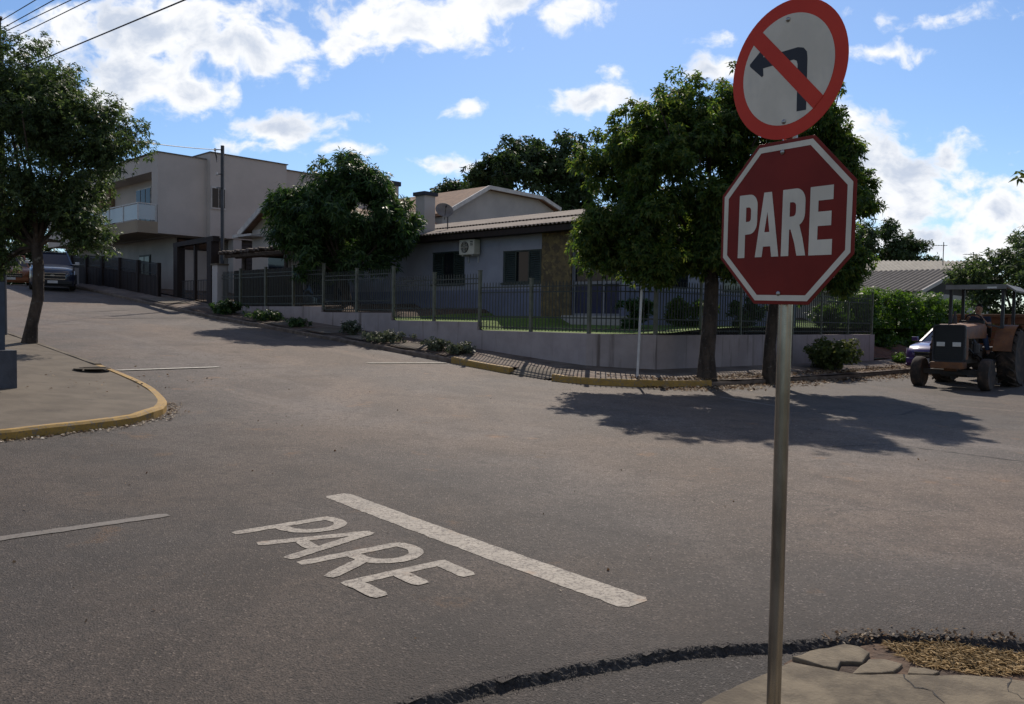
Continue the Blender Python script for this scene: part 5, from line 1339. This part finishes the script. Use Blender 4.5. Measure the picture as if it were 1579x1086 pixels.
tag(fast_mesh('asphalt_crumbs', np.concatenate(V).reshape(-1, 3), 3, M['lip'], P.mean(0)), 'loose dark asphalt crumbs along the raised road edge', 'gravel', kind='stuff')
# dry grass
GP = [(1.40, 4.225), (1.175, 4.46), (.868, 4.58), (.55, 4.75), (.1, 5.0), (-.3, 5.1), (0.0, 4.6), (.55, 4.42), (.80, 4.40), (.827, 4.36), (.934, 4.2), (1.05, 4.15), (1.20, 4.08)]
def blades(poly, n, L, zf):
    out = []; xs = [p[0] for p in poly]; ys = [p[1] for p in poly]
    while len(out) < n:
        s, w = rng.uniform(min(xs), max(xs)), rng.uniform(min(ys), max(ys))
        if inside((s, w), poly):
            p = W(s, w, zf); a = rng.random() * 6.283; l = L * rng.uniform(.4, 1.3); lean = rng.uniform(.8, 3.5)
            d = Vector((math.cos(a) * lean, math.sin(a) * lean, 1)).normalized(); e = Vector((-math.sin(a), math.cos(a), 0)) * .0016
            q = p + d * l * .6; tip = q + (d + Vector((math.cos(a), math.sin(a), -.8)) * .6).normalized() * l * .5
            out.append((p - e, p + e, q + e * .8, tip, q - e * .8))
    return np.array([[tuple(v) for v in o] for o in out]).reshape(-1, 3)
tag(fast_mesh('dry_grass', np.concatenate([blades(GP, 9000, .05, -.014), blades([(1.02, 4.20), (.82, 4.36), (.80, 4.55), (1.0, 4.5)], 2600, .05, -.012)]), 5, M['drygrass'], W(1, 4.4, -.03)), 'dry straw coloured grass at the broken corner of our footway', 'dry grass', kind='stuff')

# ================================================================== VEHICLES
def frame_at(pos, fwd):
    f = Vector(fwd).normalized(); l = Vector((0, 0, 1)).cross(f).normalized(); u_ = f.cross(l)
    p = Vector(pos)
    return Matrix(((f.x, l.x, u_.x, p.x), (f.y, l.y, u_.y, p.y), (f.z, l.z, u_.z, p.z), (0, 0, 0, 1)))

def loft(mb, secs, close=True):
    n = len(secs[0]); vs = [p for s in secs for p in s]
    fs = [(i * n + j, i * n + (j + 1) % n, (i + 1) * n + (j + 1) % n, (i + 1) * n + j) for i in range(len(secs) - 1) for j in range(n)]
    if close: fs += [tuple(range(n))[::-1], tuple(range((len(secs) - 1) * n, len(secs) * n))]
    return mb.add(vs, fs)

def wheel(T, parent, x, y, r, wd, rim_r, tyre='rubber', rim='chrome', lugs=0, name='wheel'):
    s = 1 if y > 0 else -1
    mb = MB(T); h = wd / 2
    mb.lathe([(rim_r, -h * .8), (r * .9, -h), (r * .98, -h * .75), (r, -h * .35), (r, h * .35), (r * .98, h * .75), (r * .9, h), (rim_r, h * .8)], (x, y, r), (0, 1, 0), 32)
    if lugs:
        for k in range(lugs):
            for sd_ in (-1, 1):
                a = 2 * math.pi * (k + (.5 if sd_ > 0 else 0)) / lugs; a2 = a + .22
                p = lambda an, rr, yy: (x + rr * math.cos(an), y + yy, r + rr * math.sin(an))
                mb.hexa([p(a, r * .97, sd_ * h * .98), p(a + .07, r * .97, sd_ * h * .98), p(a2 + .07, r * .97, sd_ * .02), p(a2, r * .97, sd_ * .02)],
                        [p(a, r * 1.035, sd_ * h * .96), p(a + .06, r * 1.035, sd_ * h * .96), p(a2 + .06, r * 1.035, sd_ * .02), p(a2, r * 1.035, sd_ * .02)])
    w = build(mb, name, M[tyre], parent, smooth=True)
    mb = MB(T); o = h * .55
    mb.lathe([(rim_r * 1.01, -o), (rim_r * 1.01, o), (rim_r * .9, o * 1.0), (rim_r * .8, o * .55), (rim_r * .35, o * .5), (rim_r * .3, o * .95), (rim_r * .05, o)] if s > 0 else [(rim_r * .05, -o), (rim_r * .3, -o * .95), (rim_r * .35, -o * .5), (rim_r * .8, -o * .55), (rim_r * .9, -o), (rim_r * 1.01, -o), (rim_r * 1.01, o)], (x, y, r), (0, 1, 0), 28)
    build(mb, 'rim', M[rim], w, smooth=True)
    return w

def car(label, s, w, head, paint, L=4.7, Wd=1.88, H=1.8, tall=True, slope=True):
    """head +1 faces uphill (+s), -1 downhill, 'w' faces along -w"""
    if head == 'w': f = -EW
    elif head == 'cam':
        f = -W(s, w).normalized() - Vector((0, 0, .07))
    else:
        gr = (g(s + 1.5) - g(s - 1.5)) / 3 if slope else 0
        f = (ES + Vector((0, 0, gr))) * head
    z = g(s); base = W(s, w, z); T = frame_at(base, f)
    t = thing('parked_car', label, 'car', base)
    h, l = Wd / 2, L / 2
    k = H / 1.8
    hood = (.80, .95, 1.02, 1.10, 1.15, 1.18) if tall else (.66, .78, .86, .94, .98, 1.0)
    def sec(x, hw, zb, zt):
        zm = zb + (zt - zb) * .55
        return [(x, -hw * .93, zb), (x, -hw, zb + .12), (x, -hw, zm), (x, -hw * .985, zt - .09), (x, -hw * .90, zt - .01), (x, -hw * .5, zt + .025), (x, 0, zt + .035),
                (x, hw * .5, zt + .025), (x, hw * .90, zt - .01), (x, hw * .985, zt - .09), (x, hw, zm), (x, hw, zb + .12), (x, hw * .93, zb)]
    B = [(l, .70 * h, .36, hood[0] - .06), (l - .05, .82 * h, .30, hood[0] + .04), (l - .18, .93 * h, .26, hood[1]), (l - .42, .985 * h, .25, hood[2]), (l - 1.0, h, .25, hood[3]), (l - 1.45, h, .25, hood[4]), (0, h, .25, hood[5]), (-l + .5, h, .25, hood[5]), (-l + .15, .95 * h, .27, hood[5] - .02), (-l, .84 * h, .36, hood[5] - .12)]
    mb = MB(T); loft(mb, [sec(*q) for q in B]); body = build(mb, 'body', M[paint], t, smooth=True, bev=0)
    zb = hood[5] - .03
    rb = [(l - 1.35, .86 * h, zb), (-l + .2, .84 * h, zb)]; xr = (l - 2.15, -l + .5); hr = .66 * h; zr = H - .05
    mb = MB(T)
    mb.hexa([(rb[0][0], -rb[0][1], zb), (rb[0][0], rb[0][1], zb), (rb[1][0], rb[1][1], zb), (rb[1][0], -rb[1][1], zb)], [(xr[0], -hr, zr), (xr[0], hr, zr), (xr[1], hr, zr), (xr[1], -hr, zr)])
    build(mb, 'windows', M['carglass'], t)
    mb = MB(T)
    loft(mb, [[(x, -hw, zr - .01), (x, -hw * .92, zr + .03), (x, 0, zr + .055), (x, hw * .92, zr + .03), (x, hw, zr - .01)] for x, hw in ((xr[0] + .06, hr * .98), (xr[0] - .2, hr * 1.03), (xr[1] + .2, hr * 1.03), (xr[1] - .05, hr * .97))])
    for sy in (-1, 1):
        mb.bar((rb[0][0] - .02, sy * rb[0][1], zb), (xr[0], sy * hr, zr), .07, .06); mb.bar((rb[1][0], sy * rb[1][1], zb), (xr[1], sy * hr, zr), .1, .08)
        for q in (.36, .68):
            mb.bar((rb[0][0] + (rb[1][0] - rb[0][0]) * q, sy * (rb[0][1] + .003), zb), (xr[0] + (xr[1] - xr[0]) * q, sy * (hr + .003), zr), .07, .03)
    build(mb, 'roof', M[paint], t, smooth=True)
    if tall:
        mb = MB(T)
        for sy in (-1, 1): mb.tube([(xr[0] - .1, sy * hr * .96, zr + .03), (xr[0] - .25, sy * hr * .96, zr + .09), (xr[1] + .2, sy * hr * .96, zr + .09), (xr[1] + .05, sy * hr * .96, zr + .03)], .02, 6)
        build(mb, 'roof_rail', M['chrome'], t)
    R = .37 if tall else .31
    for x in (l - .88, -l + .85):
        for y in (h - .10, -h + .10): wheel(T, t, x, y, R, .23, R * .62)
    for sy in (-1, 1):
        mb = MB(T); z0 = hood[0] - .08
        mb.prism([(l - .02, sy * .60 * h, z0), (l - .30, sy * .975 * h, z0 + .02), (l - .38, sy * .985 * h, z0 + .2), (l - .10, sy * .68 * h, z0 + .13)], (.04, 0, .005)); build(mb, 'headlight', M['lamp'], t)
        mb = MB(T); mb.box(rb[0][0] - .28, rb[0][0] - .12, sy * (h + .02) if sy > 0 else -(h + .2), (h + .2) if sy > 0 else -(h + .02), zb + .02, zb + .16); mb.box(rb[0][0] - .24, rb[0][0] - .18, min(sy * (h - .12), sy * (h + .04)), max(sy * (h - .12), sy * (h + .04)), zb + .02, zb + .06); build(mb, 'mirror', M['white_metal' if tall else paint], t, bev=.02)
    mb = MB(T); z0 = hood[0]
    mb.box(l - .03, l + .025, -.55 * h, .55 * h, z0 - .28, z0 + .01); gr_ = build(mb, 'grille', M['black'], t, bev=.02)
    mb = MB(T)
    for z in (z0 - .01, z0 - .12, z0 - .27): mb.box(l + .02, l + .045, -.56 * h, .56 * h, z, z + .028)
    build(mb, 'chrome_bar', M['chrome'], gr_)
    if tall:
        mb = MB(T); mb.prism([(l + .046, -.11, z0 - .09), (l + .046, -.05, z0 - .13), (l + .046, .05, z0 - .13), (l + .046, .11, z0 - .09), (l + .046, .05, z0 - .06), (l + .046, -.05, z0 - .06)], (.008, 0, 0)); build(mb, 'badge', M['bolt'], gr_)
    mb = MB(T); mb.box(l - .2, l + .05, -.86 * h, .86 * h, .30, .48); mb.box(l - .3, l - .02, -.9 * h, .9 * h, .22, .30); bp = build(mb, 'bumper', M['black' if tall else paint], t, bev=.03)
    mb = MB(T); mb.box(l + .052, l + .062, -.2, .2, .36, .48); build(mb, 'licence_plate', M['white_metal'], bp)
    return t

car('charcoal sport utility vehicle parked uphill behind the left tree trunk', 42.3, 12.8, 'cam', 'suv', 4.5, 1.82, 1.74)
car('copper coloured car parked behind the charcoal one, seen past the left of the trunk', 47.6, 12.45, 'cam', 'copper', 4.3, 1.78, 1.55, False)
car('purple car parked behind the front of the tractor', 8.05, 29.5, 'w', 'purple', 4.0, 1.66, 1.45, False)
car('dark slate car under the log roofed shelter, mostly hidden by the boards', 30.2, 19.6, -1, 'slate', 4.2, 1.75, 1.5, False)

# ---------------------------------------------------------------- tractor
rear = Vector((12.6, 21.9, .03)); TT = frame_at(rear, -EW)
tr = thing('tractor', 'faded orange tractor with a flat canopy and muddy tyres on the right', 'tractor', rear)
def tb_(name, m, parent, *boxes, bev=.015):
    mb = MB(TT)
    for b in boxes: mb.box(*b)
    return build(mb, name, M[m], parent, bev=bev)
for y in (.80, -.80): wheel(TT, tr, 0, y, .76, .44, .40, 'mudrubber', 'tractor', 18)
for y in (.76, -.76): wheel(TT, tr, 2.31, y, .39, .24, .20, 'mudrubber', 'tractor', 0)
mb = MB(TT)     # hood: long side panels with a rounded top and the leg behind the grille
def hs(x, hw, z0, z1): return [(x, -hw, z0), (x, -hw, z1 - .09), (x, -hw * .9, z1 - .03), (x, -hw * .6, z1), (x, hw * .6, z1), (x, hw * .9, z1 - .03), (x, hw, z1 - .09), (x, hw, z0)]
loft(mb, [hs(.75, .36, 1.26, 1.66), hs(1.2, .36, 1.26, 1.64), hs(2.0, .355, 1.26, 1.60), hs(2.62, .35, 1.26, 1.57)])
mb.box(2.30, 2.62, -.345, -.25, .74, 1.255); mb.box(2.30, 2.62, .25, .345, .74, 1.255)
build(mb, 'hood', M['tractor'], tr, smooth=True)
mb = MB(TT)
def rr_(x, hw, z0, z1, r):
    o = []
    for cx, cz, a0 in ((hw - r, z1 - r, 0), (-hw + r, z1 - r, 90), (-hw + r, z0 + r, 180), (hw - r, z0 + r, 270)):
        o += [(x, cx + r * math.cos(math.radians(a0 + k * 30)), cz + r * math.sin(math.radians(a0 + k * 30))) for k in range(4)]
    return o
loft(mb, [rr_(2.60, .37, .68, 1.60, .07), rr_(2.70, .37, .68, 1.60, .07), rr_(2.70, .335, .71, 1.565, .06), rr_(2.66, .335, .71, 1.565, .06)], close=False)
gf = build(mb, 'grille_frame', M['dark_metal'], tr)
mb = MB(TT); mb.prism(rr_(2.655, .335, .71, 1.565, .06), (.008, 0, 0))
for k in range(15): mb.box(2.664, 2.674, -.33, .33, .76 + k * .053, .775 + k * .053)
build(mb, 'grille_mesh', M['black'], gf)
for y in (-.18, .18):
    mb = MB(TT); mb.box(2.675, 2.70, y - .095, y + .095, 1.06, 1.17); build(mb, 'headlight', M['lamp'], gf, bev=.01)
tb_('engine', 'engine', tr, (.9, 2.29, -.22, .22, .62, 1.255), (1.1, 1.5, .22, .36, .75, 1.1), (1.6, 1.9, .22, .32, .85, 1.2), (1.25, 2.0, -.34, -.22, .8, 1.15))
tb_('transmission', 'engine', tr, (-.35, .9, -.24, .24, .5, 1.0), (-.3, .3, -.6, .6, .62, .9))
tb_('front_bracket', 'tractor', tr, (2.45, 2.85, -.36, .36, .52, .68), (2.1, 2.5, -.15, .15, .45, .62))
mb = MB(TT); mb.bar((2.31, -.70, .42), (2.31, .70, .42), .12, .12); mb.bar((1.5, .05, .5), (2.3, .6, .45), .05); mb.bar((1.5, -.05, .5), (2.3, -.6, .45), .05); build(mb, 'front_axle', M['engine'], tr)
mb = MB(TT)
for a_, b_, c_ in (((1.9, .3, 1.15), (1.4, .42, .95), (.95, .3, 1.0)), ((1.7, .32, .9), (1.3, .4, .75), (.9, .28, .7)), ((2.2, .25, 1.1), (2.05, .38, .9), (1.7, .3, .8))): mb.tube([a_, b_, c_], .022, 6)
build(mb, 'hoses', M['black'], tr)
mb = MB(TT); mb.lathe([(.09, -.14), (.1, -.1), (.1, .1), (.09, .14)], (1.75, .36, 1.0), (0, 0, 1), 14); mb.tube([(1.75, .36, 1.14), (1.75, .3, 1.24)], .03, 6); build(mb, 'oil_filter', M['dark_metal'], tr)
tb_('step', 'dark_metal', tr, (.35, .6, .66, .74, .42, .45), (.36, .39, .68, .72, .45, .68), (.56, .59, .68, .72, .45, .68))
tb_('belly_weight', 'engine', tr, (1.55, 2.2, -.3, .3, .3, .44))
tb_('foot_board', 'dark_metal', tr, (.3, .95, .3, .62, .66, .70), (.3, .95, -.62, -.3, .66, .70))
mb = MB(TT); mb.tube([(1.5, -.2, 1.55), (1.5, -.2, 1.95)], .03, 8); mb.tube([(1.5, -.2, 1.62), (1.5, -.2, 1.82)], .05, 8); build(mb, 'exhaust', M['dark_metal'], tr)
for sy in (1, -1):
    mb = MB(TT); pts = [(.84 * math.cos(math.radians(a)), .76 + .86 * math.sin(math.radians(a))) for a in range(12, 172, 10)]
    rows = [[(x, sy * .52, z), (x, sy * .95, z)] for x, z in pts]
    mb.grid(rows); mb.grid([[(x * .97, sy * .52, .76 + (z - .76) * .97), (x * .97, sy * .95, .76 + (z - .76) * .97)] for x, z in pts])
    mb.add([(0, sy * .52, .78)] + [(x, sy * .52, z) for x, z in pts], [tuple(range(len(pts) + 1))])
    build(mb, 'fender', M['tractor'], tr, recalc=False)
mb = MB(TT); mb.bar((.8, 0, 1.5), (.52, 0, 1.72), .05); rim_c = Vector((.50, 0, 1.74)); axv = Vector((-.75, 0, .66)).normalized(); xv = Vector((0, 1, 0)); yv = axv.cross(xv)
mb.tube([rim_c + (xv * math.cos(a) + yv * math.sin(a)) * .2 for a in np.linspace(0, 2 * math.pi, 25)], .016, 6, False)
for a in (0, 2.1, 4.2): mb.tube([rim_c, rim_c + (xv * math.cos(a) + yv * math.sin(a)) * .2], .01, 5)
build(mb, 'steering_wheel', M['black'], tr)
tb_('dashboard', 'black', tr, (.68, .78, -.3, .3, 1.25, 1.72))
tb_('seat', 'black', tr, (-.25, .22, -.24, .24, 1.12, 1.27), (-.30, -.22, -.24, .24, 1.27, 1.68), bev=.03)
mb = MB(TT); zc = 2.60
mb.hexa([(-1.0, -.72, zc), (.50, -.72, zc + .02), (.50, .72, zc + .02), (-1.0, .72, zc)], [(-1.0, -.70, zc + .05), (.48, -.70, zc + .07), (.48, .70, zc + .07), (-1.0, .70, zc + .05)])
mb.hexa([(.50, -.72, zc - .05), (.53, -.72, zc - .05), (.53, .72, zc - .05), (.50, .72, zc - .05)], [(.502, -.72, zc + .069), (.53, -.72, zc + .069), (.53, .72, zc + .069), (.502, .72, zc + .069)])
mb.hexa([(-1.0, .722, zc - .01), (.50, .722, zc + .01), (.50, .92, zc - .13), (-1.0, .92, zc - .15)], [(-1.0, .722, zc + .04), (.50, .722, zc + .06), (.50, .93, zc - .09), (-1.0, .93, zc - .11)])
cn = build(mb, 'canopy', M['canopy'], tr)
mb = MB(TT); mb.box(.531, .535, .28, .5, zc - .035, zc + .01); build(mb, 'reflector', M['lamp'], cn)
for (x, y, zb_) in ((.36, .62, 1.2), (.36, -.62, 1.2), (-.8, .62, 1.3), (-.8, -.62, 1.3)):
    mb = MB(TT); mb.bar((x, y, zb_), (x, y, zc + .0), .075, .075); build(mb, 'canopy_post', M['dark_metal'], tr)
mb = MB(TT); mb.bar((.36, -.62, 1.62), (.75, -.36, 1.62), .05); mb.bar((.36, .62, 1.25), (-.1, .6, 1.25), .06); mb.bar((.36, .62, 1.55), (.75, .36, 1.62), .04)
build(mb, 'canopy_brace', M['dark_metal'], tr)
mb = MB(TT); mb.bar((-1.0, 0, .6), (-1.75, 0, .62), .1); mb.bar((-.9, .3, .9), (-.4, .35, .5), .06); mb.bar((-.9, -.3, .9), (-.4, -.35, .5), .06); build(mb, 'drawbar', M['engine'], tr)

# ---------------------------------------------------------------- trailer
tl = thing('farm_trailer', 'orange plank sided farm trailer hitched behind the tractor', 'trailer', TT @ Vector((-3.6, 0, 0)))
def lb(name, m, *boxes, bev=.008, parent=None):
    mb = MB(TT)
    for b in boxes: mb.box(*b)
    return build(mb, name, M[m], parent or tl, bev=bev)
lb('bed', 'dark_metal', (-5.4, -1.75, -1.05, 1.05, .86, .98), (-1.75, -1.2, -.06, .06, .66, .76))
for y0 in (1.0, -1.05):
    lb('side_boards', 'orange_wood', *[(-5.4, -1.78, y0, y0 + .045, 1.0 + k * .215, 1.2 + k * .215) for k in range(4)])
    for x in (-1.95, -2.9, -3.8, -4.7, -5.3): lb('stake', 'tractor', (x, x + .09, (y0 + .048 if y0 > 0 else y0 - .053), (y0 + .10 if y0 > 0 else y0 - .003), .9, 1.9))
    lb('top_rail', 'tractor', (-5.4, -1.76, (y0 + .102 if y0 > 0 else y0 - .104), (y0 + .15 if y0 > 0 else y0 - .055), 1.8, 1.9))
lb('front_boards', 'orange_wood', *[(-1.77, -1.725, -1.0, .995, 1.0 + k * .215, 1.2 + k * .215) for k in range(4)])
for y in (-1.0, -.4, .3, .9): lb('stake', 'tractor', (-1.72, -1.66, y, y + .09, .9, 1.82))
lb('top_rail', 'tractor', (-1.73, -1.65, -1.08, 1.08, 1.825, 1.92))
for x in (-3.9, -4.9):
    for y in (.9, -.9): wheel(TT, tl, x, y, .42, .24, .24, 'mudrubber', 'tractor')
lb('axle', 'dark_metal', (-3.95, -3.85, -.8, .8, .38, .48), (-4.95, -4.85, -.8, .8, .38, .48), (-5.0, -3.8, -.6, -.5, .5, .858), (-5.0, -3.8, .5, .6, .5, .858))

# ---------------------------------------------------------------- driver
def skin_mesh(name, m, parent, chains, sub=2):
    """chains of (point, radius) share joints given the same key; points are in the tractor frame"""
    keys, vs, rs, es = {}, [], [], []
    for ch in chains:
        prev = None
        for key, p, r in ch:
            if key not in keys:
                keys[key] = len(vs); vs.append(TT @ (Vector(p) + Vector((0, 0, .085)))); rs.append(r)
            i = keys[key]
            if prev is not None: es.append((prev, i))
            prev = i
    me = bpy.data.meshes.new(name)
    loc = WLOC[parent] if parent is not None else vs[0]
    me.from_pydata([v - loc for v in vs], es, [])
    me.materials.append(m)
    o = bpy.data.objects.new(name, me); put(o, parent, loc)
    sk = o.modifiers.new('skin', 'SKIN'); sk.use_smooth_shade = True
    ss = o.modifiers.new('smooth', 'SUBSURF'); ss.levels = sub; ss.render_levels = sub
    for i, v in enumerate(me.skin_vertices[0].data):
        v.radius = (rs[i], rs[i]) if not isinstance(rs[i], tuple) else rs[i]
        v.use_root = (i == 0)
    return o
J = {'pelvis': (0.0, 0, 1.29), 'belly': (.03, .0, 1.43), 'chest': (.06, .0, 1.62), 'neck': (.09, .0, 1.79), 'chin': (.12, 0, 1.86), 'brow': (.115, 0, 1.95), 'crown': (.10, 0, 2.035)}
body = [[('pelvis', J['pelvis'], .135), ('belly', J['belly'], .13), ('chest', J['chest'], .145), ('neck', J['neck'], .058), ('chin', J['chin'], .068), ('brow', J['brow'], .088), ('crown', J['crown'], .06)]]
shirt = [[('pelvis', (0, 0, 1.27), .145), ('belly', J['belly'], .142), ('chest', J['chest'], .158), ('neck', (.085, 0, 1.745), .078)]]
jeans = [[('pelvis', (0, 0, 1.26), .142), ('w', (.01, 0, 1.33), .136)]]
for sy in (1, -1):
    S = str(sy)
    sh, el, wr = (.05, sy * .20, 1.69), (.20, sy * .31, 1.45), (.42, sy * .17, 1.69)
    body.append([('chest', J['chest'], .145), ('sh' + S, sh, .062), ('el' + S, el, .044), ('wr' + S, wr, .030), ('palm' + S, (.475, sy * .155, 1.735), (.036, .02))])
    px_, py_, pz_ = .475, sy * .155, 1.735
    for k, (dy_, ln_) in enumerate([(-.028, .06), (-.010, .072), (.010, .068), (.028, .052)]):
        body.append([('palm' + S, None, 0), ('f%d%s' % (k, S), (px_ + .028, py_ + dy_, pz_ + .012), .0095), ('g%d%s' % (k, S), (px_ + ln_, py_ + dy_ * 1.1, pz_ - .012), .0085), ('h%d%s' % (k, S), (px_ + ln_ * .75, py_ + dy_ * 1.1, pz_ - .045), .008)])
    body.append([('palm' + S, None, 0), ('t' + S, (px_ + .0, py_ - sy * .04, pz_ - .012), .011), ('u' + S, (px_ + .03, py_ - sy * .055, pz_ - .035), .009)])
    hip, kn, an, toe = (.02, sy * .10, 1.24), (.46, sy * .25, 1.20), (.52, sy * .36, .79), (.68, sy * .38, .735)
    body.append([('pelvis', J['pelvis'], .13), ('hip' + S, hip, .092), ('kn' + S, kn, .062), ('an' + S, an, .04), ('toe' + S, toe, .035)])
    shirt.append([('chest', J['chest'], .155), ('sh' + S, sh, .075), ('mid' + S, (.13, sy * .265, 1.56), .062)])
    jeans.append([('pelvis', J['pelvis'], .142), ('hip' + S, hip, .105), ('kn' + S, kn, .076), ('an' + S, (.517, sy * .355, .83), .058)])
body.append([('brow', J['brow'], .088), ('nose', (.215, 0, 1.925), .014)])
for sy in (1, -1): body.append([('brow', J['brow'], .088), ('ear%d' % sy, (.105, sy * .098, 1.93), .016)])
loc0 = {c[0]: c[1] for ch in body for c in ch if c[1] is not None}
per = skin_mesh('person', M['skin'], None, [[(k, loc0[k], r) for k, p, r in ch] for ch in body])
tag(per, 'person in a dark shirt and blue jeans sitting at the wheel of the orange tractor', 'person')
skin_mesh('shirt', M['shirt'], per, shirt); skin_mesh('jeans', M['jeans'], per, jeans)
skin_mesh('hair', M['hair'], per, [[('a', (.045, 0, 1.93), .095), ('b', (.075, 0, 2.02), .1), ('c', (.14, 0, 2.05), .062)]])
for sy in (1, -1):
    skin_mesh('shoe', M['black'], per, [[('a', (.50, sy * .36, .755), .05), ('b', (.58, sy * .37, .745), .048), ('c', (.71, sy * .38, .735), .04)]])
    mb = MB(TT); mb.lathe([(.001, 0), (.010, .003), (.012, .008), (.008, .013), (.001, .015)], (.188, sy * .034, 2.035), (1, 0, 0), 10); build(mb, 'eye', M['black'], per)
mb = MB(TT); mb.box(.186, .194, -.025, .025, 1.957, 1.967); build(mb, 'mouth', M['sign_red'], per)
